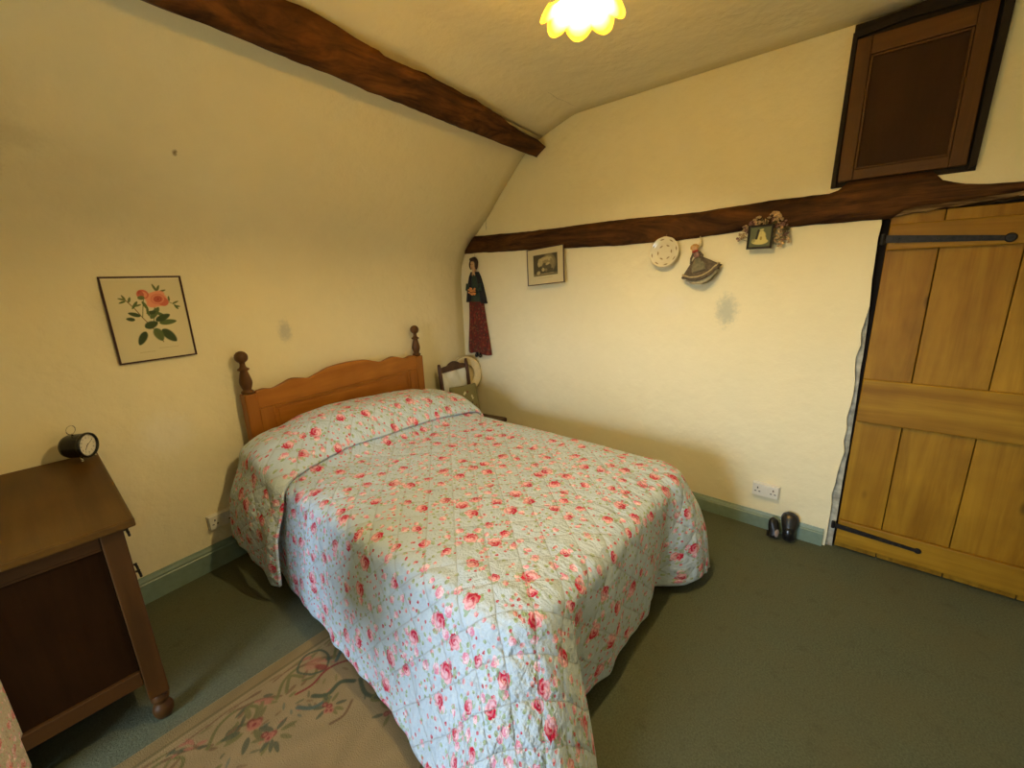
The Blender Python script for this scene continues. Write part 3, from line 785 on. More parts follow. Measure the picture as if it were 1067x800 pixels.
for k in range(60):
    a = k*PI/30; w_ = .0010 if k % 5 else .0018; l0 = .043 if k % 5 else .041
    q = [face_pt(l0, a-w_/l0/2, .0279), face_pt(l0, a+w_/l0/2, .0279), face_pt(.0455, a+w_/.0455/2, .0279), face_pt(.0455, a-w_/.0455/2, .0279)]
    bm.faces.new([bm.verts.new(p) for p in q])
mesh_obj('minute_marks', bm, M['frame_black'], cl)
nb_ = BM()
for k in range(1, 13):
    cu = bpy.data.curves.new('num', 'FONT'); cu.body = str(k); cu.size = .0125; cu.align_x = 'CENTER'; cu.align_y = 'CENTER'
    to = bpy.data.objects.new('num', cu); me_ = to.to_mesh(); me_.transform(A_ @ Matrix.Translation((.0335*math.sin(k*PI/6), .0335*math.cos(k*PI/6), .0280)))
    nb_.from_mesh(me_); to.to_mesh_clear(); bpy.data.objects.remove(to)
mesh_obj('numerals', nb_, M['frame_black'], cl)
for (a, L_, w_) in ((math.radians(222), .026, .0016), (math.radians(62), .036, .0011)):
    bm = BM(); d_ = Vector((math.sin(a), math.cos(a), 0)); n_ = Vector((d_.y, -d_.x, 0))
    pts = [-.007*d_-w_*n_, -.007*d_+w_*n_, L_*d_+w_*.5*n_, L_*d_-w_*.5*n_]
    lo = [bm.verts.new(A_ @ (p+Vector((0, 0, .0285)))) for p in pts]; hi = [bm.verts.new(A_ @ (p+Vector((0, 0, .0293)))) for p in pts]
    bm.faces.new(lo[::-1]); bm.faces.new(hi)
    for i in range(4): bm.faces.new((lo[i], lo[(i+1) % 4], hi[(i+1) % 4], hi[i]))
    mesh_obj('hand', bm, M['frame_black'], cl)
for dx in (-.026, .026):
    bm = BM(); tube(bm, [(dx, -.012, .0225), (dx*1.35, -.020, .0035)], [.0045, .0035], 10); ellipsoid(bm, (dx*1.35, -.020, .0045), (.005, .005, .0045)); mesh_obj('foot', bm, M['chrome'], cl, smooth=True)
bm = BM(); ring = [(.024*math.cos(2*PI*i/28), .018, .141+.019*math.sin(2*PI*i/28)) for i in range(28)]
tube(bm, ring, .0018, 6, closed=True); tube(bm, [(0, .018, .118), (0, .018, .124)], .004, 8)
mesh_obj('carrying_ring', bm, M['chrome'], cl, smooth=True)

# ================================================================== PICTURES ON THE WALLS
def framed(name, label, cat, w, h_, fw, depth, Mx, fmat, paint, bg, nx, ny, glass=False):
    """local: x right, z up, -y towards the room; origin at frame centre on the wall"""
    root = thing(name, label, cat); root.matrix_world = Mx
    bm = BM(); O = [(-w/2, -h_/2), (w/2, -h_/2), (w/2, h_/2), (-w/2, h_/2)]; I = [(a-math.copysign(fw, a), b_-math.copysign(fw, b_)) for a, b_ in O]
    def ringv(P, y): return [bm.verts.new((a, y, b_)) for a, b_ in P]
    ob, of, inf, inb = ringv(O, -.002), ringv(O, -depth), ringv(I, -depth), ringv(I, -.004)
    mid = ringv([((a+c_)/2, (b_+d_)/2) for (a, b_), (c_, d_) in zip(O, I)], -depth-.002)
    for A1, B1 in ((ob, of), (of, mid), (mid, inf), (inf, inb), (inb, ob)):
        for i in range(4): bm.faces.new((A1[i], A1[(i+1) % 4], B1[(i+1) % 4], B1[i]))
    mesh_obj('frame', bm, fmat, root)
    iw, ih = w-2*fw, h_-2*fw
    painted_sheet('print', iw, ih, nx, ny, paint, M['painted'], root, lambda u, v: (u-iw/2, -depth+.005, v-ih/2), bg)
    return root
def rose_print(c):
    W_, H_ = .305, .40
    G1, G2, G3 = srgb(52, 70, 30), srgb(84, 100, 50), srgb(105, 110, 60); P1, P2, P3 = srgb(205, 105, 80), srgb(228, 150, 115), srgb(170, 62, 48); BR = srgb(120, 85, 45)
    X = lambda px: (px-20)/890.*W_*1.0
    # pixel-free layout: fractions of the sheet (a across, b up)
    def q(a, b_): return a*W_, b_*H_
    c.line([q(.60, .20), q(.55, .31), q(.46, .44), q(.40, .52), q(.33, .63), q(.24, .74)], .0022, BR)
    c.line([q(.52, .42), q(.56, .55), q(.60, .68)], .002, G2)
    c.line([q(.40, .52), q(.44, .66), q(.47, .75)], .0018, G2)
    c.line([q(.68, .68), q(.78, .70), q(.86, .66)], .0016, G2)
    for a, b_, L_, Wd, r_, cc in ((.40, .35, .075, .021, -2.1, G1), (.62, .36, .085, .028, -.95, G1), (.60, .44, .075, .018, .05, G2), (.53, .38, .070, .026, -1.3, G2), (.40, .40, .06, .024, .35, G1), (.50, .50, .07, .018, .9, G2), (.38, .54, .05, .013, 2.75, G1), (.46, .57, .045, .012, .1, G1), (.30, .50, .035, .012, 2.9, G1), (.58, .58, .05, .010, -.6, G2), (.56, .47, .07, .02, .4, G1)):
        c.leaf(*q(a, b_), L_, Wd, cc, r_)
    for a, b_, L_, Wd, r_ in ((.24, .74, .03, .006, 2.8), (.24, .74, .028, .006, 2.0), (.27, .71, .028, .007, 1.2), (.24, .73, .03, .006, -2.8), (.33, .66, .03, .006, .3), (.86, .66, .03, .007, -1.1), (.84, .67, .03, .006, .4), (.80, .70, .028, .006, 1.5), (.86, .64, .025, .006, -.2), (.66, .83, .04, .007, 1.9), (.66, .83, .035, .007, 1.1), (.68, .82, .035, .006, .3), (.44, .72, .05, .009, -1.2), (.38, .72, .045, .008, -2.2), (.48, .63, .04, .007, -1.5)):
        c.leaf(*q(a, b_), L_, Wd, G3 if r_ > 0 else G2, r_)
    c.ell(*q(.635, .735), .044, .036, P2); c.ell(*q(.72, .70), .022, .022, P1); c.ell(*q(.57, .68), .024, .018, P2); c.ell(*q(.66, .79), .030, .018, P2, .2)
    for rr, cc in ((.030, P1), (.026, P2), (.021, P1), (.016, P3), (.011, P1), (.007, P3)): c.ell(*q(.655, .735), rr, rr*.85, cc, .3, .8)
    c.ell(*q(.47, .80), .024, .023, P1); c.ell(*q(.475, .795), .016, .015, P2, 0, .8); c.ell(*q(.45, .81), .010, .016, P3, .4, .7); c.ell(*q(.44, .76), .014, .010, G3)
    for x_ in np.arange(.26, .46, .016): c.line([q(x_, .095), q(x_+.009, .099)], .0012, srgb(150, 128, 80), .6)
    for x_ in np.arange(.52, .78, .016): c.line([q(x_, .125), q(x_+.009, .128)], .0011, srgb(150, 128, 80), .6)
Mx = Matrix.Translation(LW(.4485, .001, 1.4605)) @ ROTL
framed('picture_frame', 'botanical print of a pink rose in a thin dark red frame, left of the bed', 'picture', .322, .414, .0075, .014, Mx, M['frame_maroon'], rose_print, (.68, .60, .37), 210, 270)
ROTR = Matrix.Rotation(-PI/2, 4, 'Z')      # local x -> world -y, local -y -> world -x
def on_right(y, z, off=.0, tilt=0, lean=0): return Matrix.Translation((X0-off, y, z)) @ ROTR @ Matrix.Rotation(-tilt, 4, 'Y') @ Matrix.Rotation(lean, 4, 'X')
def old_print(c):
    W_, H_ = .342, .266
    D, MID, L_ = srgb(70, 62, 38), srgb(122, 108, 70), srgb(190, 172, 118)
    c.rect(.055, W_-.055, .062, H_-.040, D)
    c.rect(.055, W_-.055, .062, .080, MID, .8)
    c.ell(.205, .155, .068, .070, MID); c.ell(.200, .158, .055, .055, srgb(150, 134, 90), 0, .8)
    for x_, y_, a, b_ in ((.125, .165, .022, .030), (.15, .188, .025, .014), (.185, .192, .022, .012), (.215, .185, .018, .014), (.11, .150, .012, .02)): c.ell(x_, y_, a, b_, L_, .2, .8)
    for x_, y_, a, b_, cc in ((.165, .135, .02, .024, D), (.205, .125, .026, .022, D), (.195, .150, .020, .009, L_), (.15, .108, .014, .014, L_), (.215, .098, .030, .016, D), (.235, .15, .012, .04, srgb(135, 120, 80)), (.105, .086, .018, .014, L_)): c.ell(x_, y_, a, b_, cc, .3, .85)
    c.line([(.13, .075), (.25, .080)], .003, L_, .5)
    c.line([(.10, .045), (.24, .047)], .0018, srgb(165, 145, 92), .7)
framed('picture_frame', 'small framed monochrome print with a wide cream mount, hung over the wall timber', 'picture', .352, .280, .0055, .014, on_right(2.010, 1.678, .040, math.radians(4.2), math.radians(-4)), M['frame_maroon'], old_print, (.60, .50, .28), 150, 120)
def couple_print(c):
    W_ = .103; D = srgb(34, 32, 18); L_ = srgb(196, 182, 110)
    c.ell(.052, .028, .040, .016, L_); c.leaf(.055, .085, .065, .030, L_, -PI/2); c.ell(.055, .040, .028, .020, L_)
    c.ell(.061, .078, .006, .007, L_); c.ell(.055, .090, .012, .004, L_, .2)
    c.line([(.040, .082), (.034, .045)], .007, D); c.ell(.041, .086, .006, .007, D); c.ell(.056, .045, .006, .010, srgb(150, 130, 60))
    c.ell(.020, .034, .010, .010, srgb(140, 132, 80), 0, .8)
framed('picture_frame', 'tiny black-framed picture of a pale-skirted couple, in front of dried flowers', 'picture', .124, .126, .0105, .014, on_right(.538, 1.770, .046, math.radians(-.5), math.radians(-5)), M['frame_black'], couple_print, srgb(88, 92, 62), 80, 80)

# plate
def plate():
    root = thing('decorative_plate', 'round cream china plate with brown dashes, hung below the wall timber', 'plate'); root.matrix_world = on_right(1.074, 1.722, .034, 0, math.radians(-7))
    Rr = .094; nr, na = 34, 96; verts = []; prof = [(0, .006), (.50, .006), (.58, .008), (.66, .013), (.9, .019), (.97, .021), (1., .019)]
    U = []; V = []
    for i in range(nr):
        q = i/(nr-1)
        for j in range(na):
            a = 2*PI*j/na; r = Rr*q*(1+.010*math.cos(12*a)*sstep(.8, 1, q)); verts.append((r*math.cos(a), -interp(prof, q)-.0, r*math.sin(a))); U.append(r*math.cos(a)); V.append(r*math.sin(a))
    cv = Canvas(np.array(U), np.array(V), (.70, .62, .42)); BR = srgb(118, 84, 34)
    for k in range(8): a = 2*PI*(k+.3)/8; cv.ell(.079*math.cos(a), .079*math.sin(a), .0035, .013, BR, a, .9, .35)
    for k in range(6): a = 2*PI*(k+.1)/6; cv.ell(.043*math.cos(a), .043*math.sin(a), .0042, .011, BR, a, .8, .35)
    rr = np.hypot(cv.U, cv.V); cv.put(1-np.abs(rr-.0615)/.0012, srgb(170, 140, 80), .5); cv.put((rr-.091)/.0015, srgb(225, 205, 150), .6)
    f = [(i*na+j, i*na+(j+1) % na, (i+1)*na+(j+1) % na, (i+1)*na+j) for i in range(nr-1) for j in range(na)]
    me = bpy.data.meshes.new('dish'); me.from_pydata(verts, [], f); me.polygons.foreach_set('use_smooth', [True]*len(f)); me.materials.append(M['painted_china']); colour_mesh(me, cv.C)
    o = bpy.data.objects.new('dish', me); link(o, root); s_ = o.modifiers.new('solid', 'SOLIDIFY'); s_.thickness = .003; s_.offset = 0
    bm = BM(); tube(bm, [(0, -.004, .085), (0, -.002, .10), (0, -.001, .112)], .0012, 6); mesh_obj('plate_hanger', bm, M['brass'], root)
plate()

# dried flowers behind the tiny picture
def posy():
    root = thing('dried_flowers', 'bunch of faded dried flowers pinned on the timber behind the tiny black picture', 'dried flowers'); root.matrix_world = on_right(.54, 1.77, .020)
    # local x -> towards the door, z up, -y into the room
    rnd = random.Random(3)
    bl = [(-.085, .055, .018, 'dry_cream'), (-.050, .078, .020, 'dry_pink'), (-.020, .088, .024, 'dry_cream'), (.015, .080, .016, 'dry_cream'), (.055, .105, .030, 'dry_cream'), (.085, .085, .020, 'dry_cream'), (.095, .030, .020, 'dry_cream'), (.085, -.015, .026, 'dry_cream'), (.110, -.005, .020, 'dry_green'), (.120, .030, .018, 'dry_green'), (.100, -.045, .018, 'dry_cream'), (-.095, .020, .017, 'dry_cream'), (-.108, .000, .014, 'dry_pink'), (.130, -.020, .020, 'dry_cream'), (.105, .060, .020, 'dry_pink'), (.075, .055, .018, 'dry_pink'), (-.075, .035, .014, 'dry_pink')]
    for (x_, z_, r_, mt) in bl:
        bm = BM()
        for k in range(14):
            a = rnd.uniform(0, 2*PI); q = r_*math.sqrt(rnd.random())*.9
            Rm = Matrix.Rotation(rnd.uniform(0, 3), 4, 'Z') @ Matrix.Rotation(rnd.uniform(0, 3), 4, 'X')
            ellipsoid(bm, (x_+q*math.cos(a), -.009-rnd.random()*.007, z_+q*math.sin(a)), (r_*.42, r_*.14, r_*.34), Rm, 7, 5)
        mesh_obj('blossom', bm, M[mt], root, smooth=True)
        bm = BM(); tube(bm, [(x_, -.006, z_), (x_*.6+.01, -.003, z_*.5-.02), (.03, -.003, -.045)], .0012, 5); mesh_obj('stem', bm, M['dry_green'], root)
    for z in (-.040, .060):
        bm = BM(); tube(bm, [(.03, .0195, z), (.03, -.010, z-.004)], .0028, 8); mesh_obj('nail', bm, M['iron'], root)
    for k in range(16):
        a = rnd.uniform(-.9, 2.9); r0 = rnd.uniform(.06, .09); L_ = rnd.uniform(.03, .055); bm = BM()
        p0 = Vector((r0*math.cos(a)+.01, -.012, r0*math.sin(a)*.9)); d_ = Vector((math.cos(a+rnd.uniform(-.5, .5)), -.3, math.sin(a+rnd.uniform(-.5, .5)))).normalized(); n_ = d_.cross(Vector((0, 1, 0))).normalized()
        v1 = [bm.verts.new(p0), bm.verts.new(p0+d_*L_*.5+n_*L_*.16), bm.verts.new(p0+d_*L_), bm.verts.new(p0+d_*L_*.5-n_*L_*.16)]; bm.faces.new(v1)
        bmesh.ops.solidify(bm, geom=bm.faces[:], thickness=.0012); mesh_obj('dried_leaf', bm, M['dry_green'] if k % 3 else M['dry_pink'], root)
posy()

# little doll with a wide skirt, hung crooked
def small_doll():
    root = thing('small_doll', 'little straw-haired doll in a wide grey-brown skirt, hung crooked beneath the timber', 'doll'); root.matrix_world = on_right(.868, 1.685, .001)
    T = Matrix.Translation((0, -.048, 0)) @ Matrix.Rotation(math.radians(-17), 4, 'Y')
    def skirt(nm, r0, r1, z0, z1, mt, wav, ph=0, wd=1.0):
        bm = BM(); n_ = 10
        pr_ = [(r0+(r1-r0)*(i/n_)**.85, z0+(z1-z0)*i/n_) for i in range(n_+1)]
        lathe(bm, pr_, 56, T @ Matrix.Diagonal((wd, .36, 1, 1)), cap=False, mod=lambda r, z, a, j: (r*(1+wav*(j/n_)*math.sin(11*a+ph)), z+.026*(j/n_)**1.5*math.cos(a*2)))
        o = mesh_obj(nm, bm, mt, root, smooth=True); s_ = o.modifiers.new('solid', 'SOLIDIFY'); s_.thickness = .0025
    skirt('petticoat', .02, .098, -.03, -.142, M['petticoat'], .05, 1)
    skirt('skirt', .014, .118, .0, -.118, M['grey_cloth'], .05)
    bm = BM(); lathe(bm, [(.1035, -.094), (.1065, -.097), (.1095, -.101)], 56, T @ Matrix.Diagonal((1.03, .38, 1, 1)), cap=False, mod=lambda r, z, a, j: (r*(1+.04*math.sin(11*a)), z+.022*math.cos(a*2)))
    mesh_obj('ribbon', bm, M['pale_trim'], root, smooth=True)
    bm = BM(); n_ = 8; rows = []
    for i in range(n_+1):
        z = -.010-.080*i/n_; w_ = .012+.030*math.sin(min(1, i/n_*1.1)*PI*.6); rr = .014+.104*((-z)/.118)**.85
        rows.append([bm.verts.new(T @ Vector((math.sin(t_)*rr*1.03, -math.cos(t_)*rr*.40-.003, z))) for t_ in [(-1+2*j/8)*min(1, w_/max(rr, .02)) for j in range(9)]])
    for a, b_ in zip(rows, rows[1:]):
        for j in range(8): bm.faces.new((a[j], a[j+1], b_[j+1], b_[j]))
    o = mesh_obj('apron', bm, M['grey_apron'], root, smooth=True); s_ = o.modifiers.new('solid', 'SOLIDIFY'); s_.thickness = .002
    bm = BM(); lathe(bm, [(.014, -.006), (.018, .004), (.019, .018), (.015, .028), (.008, .033)], 20, T @ Matrix.Diagonal((1.1, .8, 1, 1))); mesh_obj('bodice', bm, M['dry_pink'], root, smooth=True)
    bm = BM(); ellipsoid(bm, (0, 0, 0), (.018, .016, .020), T @ Matrix.Translation((-.004, 0, .048))); mesh_obj('head', bm, M['skin'], root, smooth=True)
    bm = BM(); rnd = random.Random(5)
    for k in range(26):
        a = rnd.uniform(0, 2*PI); e = rnd.uniform(-.1, 1.3)
        ellipsoid(bm, (0, 0, 0), (.009, .007, .008), T @ Matrix.Translation((-.004+.019*math.cos(a)*math.cos(e), .004+.014*math.sin(a)*math.cos(e)*(.6 if math.sin(a) < 0 else 1), .054+.018*math.sin(e))), 7, 5)
    mesh_obj('hair', bm, M['straw_hair'], root, smooth=True)
    for s_ in (-1, 1):
        bm = BM(); P_ = [T @ Vector((s_*.016, -.004, .022)), T @ Vector((s_*.034, -.012, -.002)), T @ Vector((s_*(.040 if s_ < 0 else .026), -.022, -.028))]
        tube(bm, P_, [.008, .0065, .005], 10); ellipsoid(bm, P_[2], (.006, .006, .006), None, 8, 6); mesh_obj('arm', bm, M['grey_cloth'], root, smooth=True)
    bm = BM(); lathe(bm, [(.012, .026), (.019, .030), (.018, .037), (.012, .040)], 18, T @ Matrix.Translation((-.003, -.004, 0))); mesh_obj('scarf', bm, M['red_cloth'], root, smooth=True)
    bm = BM(); P_ = [Vector((.006, -.034, .060)), Vector((.008, -.026, .090)), Vector((.002, -.024, .118))]; tube(bm, P_, [.011, .007, .0025], 10); mesh_obj('hanging_loop', bm, M['straw'], root, smooth=True)
small_doll()

# tall flat cloth doll near the corner
def tall_doll():
    root = thing('cloth_doll', 'tall thin cloth doll with black shawl and long red patterned skirt, hung near the corner', 'doll'); root.matrix_world = on_right(2.812, 1.34, .0)
    # local: x towards the door (photo right), z up
    def body(nm, outline, y0, y1, mt, bulge=.0, nx=22):
        """stack of (z, x_left, x_right); cushion-like front"""
        bm = BM(); F, B = [], []
        for (z, a, b_) in outline:
            F.append([bm.verts.new((a+(b_-a)*i/nx, y1-bulge*math.sin(PI*i/nx), z)) for i in range(nx+1)])
            B.append([bm.verts.new((a+(b_-a)*i/nx, y0, z)) for i in range(nx+1)])
        for g1, sgn in ((F, 1), (B, -1)):
            for p_, q_ in zip(g1, g1[1:]):
                for i in range(nx): bm.faces.new((p_[i], p_[i+1], q_[i+1], q_[i]))
        for i in range(nx): bm.faces.new((F[0][i], B[0][i], B[0][i+1], F[0][i+1])); bm.faces.new((F[-1][i], F[-1][i+1], B[-1][i+1], B[-1][i]))
        for p_, q_, P2, Q2 in ((F, B, 0, 0),):
            for r_ in range(len(F)-1):
                bm.faces.new((F[r_][0], F[r_+1][0], B[r_+1][0], B[r_][0])); bm.faces.new((F[r_][-1], B[r_][-1], B[r_+1][-1], F[r_+1][-1]))
        return mesh_obj(nm, bm, mt, root, smooth=True)
    # skirt with printed pattern and gathers
    W0, nx, ny = .2, 46, 110
    us = np.linspace(0, 1, nx); zs_ = np.linspace(-.415, .055, ny); U, V = np.meshgrid(us, zs_, indexing='ij')
    cv = Canvas(U*.24, V, srgb(92, 30, 20)); rnd = random.Random(9)
    for k in range(420):
        cc = rnd.choice([srgb(140, 58, 38), srgb(60, 34, 22), srgb(120, 84, 56), srgb(110, 22, 18), srgb(52, 44, 30)]); cv.ell(rnd.uniform(0, .24), rnd.uniform(-.42, .06), rnd.uniform(.003, .008), rnd.uniform(.004, .012), cc, rnd.uniform(0, 3), .8, .6)
    def edges(z): t_ = (.055-z)/.47; return -.092-.045*t_+.006*math.sin(t_*5), .078+.075*t_
    verts = []
    for sgn in (1, 0):
        for i in range(nx):
            for j in range(ny):
                z = zs_[j]; a, b_ = edges(z); x_ = a+(b_-a)*us[i]; t_ = (.055-z)/.47
                y_ = -.034-(.010+.018*t_)*math.sin(PI*us[i])-.006*t_*math.sin(us[i]*22+z*4) if sgn else -.006
                if i in (0, nx-1): y_ = -.012
                zz = z-(.012*math.sin(us[i]*9)+.012*us[i])*t_**8
                verts.append((x_, y_, zz))
    N_ = nx*ny; f = [(s_*N_+i*ny+j, s_*N_+(i+1)*ny+j, s_*N_+(i+1)*ny+j+1, s_*N_+i*ny+j+1) for s_ in (0, 1) for i in range(nx-1) for j in range(ny-1)]
    for i in (0, nx-1):
        f += [(i*ny+j, i*ny+j+1, N_+i*ny+j+1, N_+i*ny+j) for j in range(ny-1)]
    me = bpy.data.meshes.new('skirt'); me.from_pydata(verts, [], f); me.polygons.foreach_set('use_smooth', [True]*len(f)); me.materials.append(M['painted_cloth']); colour_mesh(me, np.vstack([cv.C.reshape(-1, 3)]*2))
    link(bpy.data.objects.new('skirt', me), root)
    body('bodice', [(.03, -.080, .070), (.06, -.078, .068), (.12, -.068, .055), (.20, -.062, .045), (.26, -.055, .035), (.30, -.030, .018)], -.006, -.026, M['felt_green'], .018)
    body('shawl', [(.05, -.128, -.080), (.10, -.118, -.060), (.20, -.098, -.046), (.28, -.072, -.034), (.32, -.045, -.020)], -.005, -.034, M['felt_black'], .012, 10)
    body('shawl', [(.04, .062, .122), (.10, .052, .108), (.20, .036, .082), (.28, .018, .055), (.32, .006, .030)], -.005, -.034, M['felt_black'], .012, 10)
    bm = BM(); tube(bm, [(-.010, -.024, .27), (-.010, -.026, .35)], [.020, .015], 12); ellipsoid(bm, (-.010, -.030, .378), (.032, .026, .048)); ellipsoid(bm, (-.010, -.056, .372), (.005, .007, .010), None, 8, 6); ellipsoid(bm, (-.010, -.034, .298), (.022, .010, .028)); mesh_obj('head', bm, M['skin'], root, smooth=True)
    for dx in (-.011, .011):
        bm = BM(); ellipsoid(bm, (-.010+dx, -.0545, .385), (.004, .003, .003), None, 8, 6); mesh_obj('eye', bm, M['black'], root, smooth=True)
    bm = BM(); ellipsoid(bm, (-.010, -.054, .356), (.007, .003, .0025), None, 8, 6); mesh_obj('mouth', bm, M['red_cloth'], root, smooth=True)
    bm = BM(); ellipsoid(bm, (-.010, -.020, .402), (.045, .026, .050))
    for s_ in (-1, 1): ellipsoid(bm, (-.010+s_*.035, -.030, .380), (.012, .018, .040), None, 10, 8)
    ellipsoid(bm, (-.010, -.042, .428), (.034, .016, .018), None, 12, 8)
    mesh_obj('hair', bm, M['hair'], root, smooth=True)
    for s_ in (-1, 1):
        bm = BM(); tube(bm, [(s_*.075-.008, -.038, .215), (s_*.085-.008, -.042, .165), (s_*.035-.008, -.052, .150)], [.020, .019, .014], 10); ellipsoid(bm, (s_*.026-.008, -.055, .150), (.016, .010, .010), None, 10, 6)
        mesh_obj('arm', bm, M['felt_green'], root, smooth=True)
    bm = BM(); rnd = random.Random(2)
    for k in range(26): ellipsoid(bm, (-.010+rnd.uniform(-.042, .042), -.062-rnd.random()*.012, .150+rnd.uniform(-.030, .028)), (.011, .008, .009), None, 7, 5)
    mesh_obj('posy', bm, M['orange_petal'], root, smooth=True)
    for dx in (-.030, .018):
        bm = BM(); tube(bm, [(dx, -.022, -.40), (dx, -.024, -.442)], .013, 10); ellipsoid(bm, (dx, -.030, -.448), (.015, .020, .020), None, 12, 8); mesh_obj('shoe', bm, M['black'], root, smooth=True)
    bm = BM(); tube(bm, [(-.010, -.012, .44), (-.008, -.008, .478)], .0015, 6); mesh_obj('hanging_loop', bm, M['straw_tan'], root)
tall_doll()

# ================================================================== CHAIR, CUSHION, HAT
CA = math.radians(4)
ch = thing('bedroom_chair', 'low dark wooden bedroom chair with shaped crest rail in the corner past the bed', 'chair', (2.500, 2.63, 0), (0, 0, CA))
CW = .172
SZ = .375
bm = BM(); prism(bm, [(-.165, .15), (-.195, -.22), (-.180, -.245), (.180, -.245), (.195, -.22), (.165, .15)], SZ-.035, SZ, 'z'); mesh_obj('seat', bm, M['chair_wood'], ch, bevel=.008)
def post_pt(z): t_ = max(0, z-SZ)/.5; return .155+.055*t_
for s_ in (-1, 1):
    bm = BM(); P_ = [(s_*CW, post_pt(z), z) for z in (.36, .45, .55, .65, .75, .85, .885)]; tube(bm, [(s_*CW*.98, .20, 0), (s_*CW, .165, .2)]+P_, [.014, .017]+[.017]*6+[.012], 12); mesh_obj('back_post', bm, M['chair_wood'], ch, smooth=True)
    bm = BM(); tube(bm, [(s_*.165, -.21, 0), (s_*.165, -.205, .06), (s_*.165, -.20, .20), (s_*.165, -.20, .30), (s_*.165, -.20, SZ-.036)], [.010, .014, .012, .019, .017], 12); mesh_obj('leg', bm, M['chair_wood'], ch, smooth=True)
    bm = BM(); tube(bm, [(s_*.165, -.195, .17), (s_*.17, .16, .17)], .009, 8); mesh_obj('stretcher', bm, M['chair_wood'], ch, smooth=True)
bm = BM(); tube(bm, [(-.155, -.20, .21), (.155, -.20, .21)], .009, 8); mesh_obj('stretcher', bm, M['chair_wood'], ch, smooth=True)
crest = fine([(-.155, .845), (-.12, .856), (-.08, .858), (-.05, .876), (0, .888), (.05, .876), (.08, .858), (.12, .850), (.155, .838)], 3)
bm = BM(); prism(bm, [(-.155, .805)]+crest+[(.155, .805)], post_pt(.85)-.012, post_pt(.85)+.010, 'y'); mesh_obj('crest_rail', bm, M['chair_wood'], ch, bevel=.004)
bm = BM(); box(bm, -.155, .155, post_pt(.55)-.010, post_pt(.55)+.008, .53, .57); mesh_obj('back_rail', bm, M['chair_wood'], ch, bevel=.004)
# pale linen cloth hung inside the back frame
o = BM(); rows = []
for j in range(22):
    z = .575+.228*j/21; rows.append([o.verts.new((-.150+.300*i/26, post_pt(z)+.004+.006*math.sin(i*.5+j*.25)+.004*nz(i*.3, j*.3), z)) for i in range(27)])
for a, b_ in zip(rows, rows[1:]):
    for i in range(26): o.faces.new((a[i], a[i+1], b_[i+1], b_[i]))
lc = mesh_obj('linen_cloth', o, M['linen'], None, smooth=True, loc=ch.location, rot=(0, 0, CA)); s_ = lc.modifiers.new('solid', 'SOLIDIFY'); s_.thickness = .004
tag(lc, 'pale linen cloth hanging inside the open back of the dark chair', 'cloth')
# embroidered cushion leaning on the back
def cushion():
    n_ = 44; w_, h_ = .335, .285
    root = bpy.data.objects.new('cushion', None)
    U, V = np.meshgrid(np.linspace(-1, 1, n_), np.linspace(-1, 1, n_), indexing='ij')
    cv = Canvas(U*w_/2, V*h_/2, srgb(128, 122, 84)); rnd = random.Random(4)
    for k in range(16):
        x_, y_ = rnd.uniform(-.11, .11), rnd.uniform(-.09, .09); cv.line([(x_, y_), (x_+rnd.uniform(-.03, .03), y_+rnd.uniform(-.03, .03))], .002, srgb(84, 92, 60), .8)
    for x_, y_, cc in ((-.03, .07, srgb(226, 220, 196)), (-.045, .06, srgb(220, 214, 180)), (.0, .075, srgb(120, 64, 58)), (.05, .03, srgb(230, 224, 200)), (.055, .01, srgb(216, 210, 180)), (.04, -.03, srgb(70, 62, 48)), (-.06, -.02, srgb(132, 74, 64)), (.0, -.01, srgb(100, 108, 74)), (-.09, .03, srgb(96, 100, 66)), (.09, -.06, srgb(112, 70, 58)), (-.02, -.06, srgb(218, 210, 180))):
        for q in range(5): a = q*1.257; cv.ell(x_+.007*math.cos(a), y_+.007*math.sin(a), .006, .004, cc, a, .9, .4)
    verts = []
    for s_ in (-1, 1):
        for i in range(n_):
            for j in range(n_):
                a, b_ = U[i, j], V[i, j]; t_ = .045*((1-a**4)*(1-b_**4))**.45
                pin = 1-.05*(1-a*a)*abs(b_)**3; pin2 = 1-.05*(1-b_*b_)*abs(a)**3
                verts.append((a*w_/2*pin2, s_*t_, b_*h_/2*pin))
    N_ = n_*n_; f = []
    for s_ in (0, 1):
        for i in range(n_-1):
            for j in range(n_-1):
                q = [s_*N_+i*n_+j, s_*N_+(i+1)*n_+j, s_*N_+(i+1)*n_+j+1, s_*N_+i*n_+j+1]; f.append(q if s_ == 0 else q[::-1])
    me = bpy.data.meshes.new('cushion'); me.from_pydata(verts, [], f); me.polygons.foreach_set('use_smooth', [True]*len(f)); me.materials.append(M['painted_cloth']); colour_mesh(me, np.vstack([cv.C.reshape(-1, 3)]*2))
    o = bpy.data.objects.new('cushion', me); link(o)
    o.matrix_world = Matrix.Translation((2.505, 2.725, SZ+.158)) @ Matrix.Rotation(CA, 4, 'Z') @ Matrix.Rotation(math.radians(-14), 4, 'X') @ Matrix.Rotation(math.radians(5), 4, 'Y')
    tag(o, 'olive green embroidered cushion leaning against the back of the dark chair', 'cushion')
cushion()
# straw hat hooked over the right corner of the chair back
hat = thing('straw_hat', 'pale round straw hat tucked behind the right corner of the dark chair back', 'hat')
hat.matrix_world = Matrix.Translation((2.684, 2.872, .728)) @ Matrix.Rotation(math.radians(-24), 4, 'Z') @ Matrix.Rotation(math.radians(-97), 4, 'X')
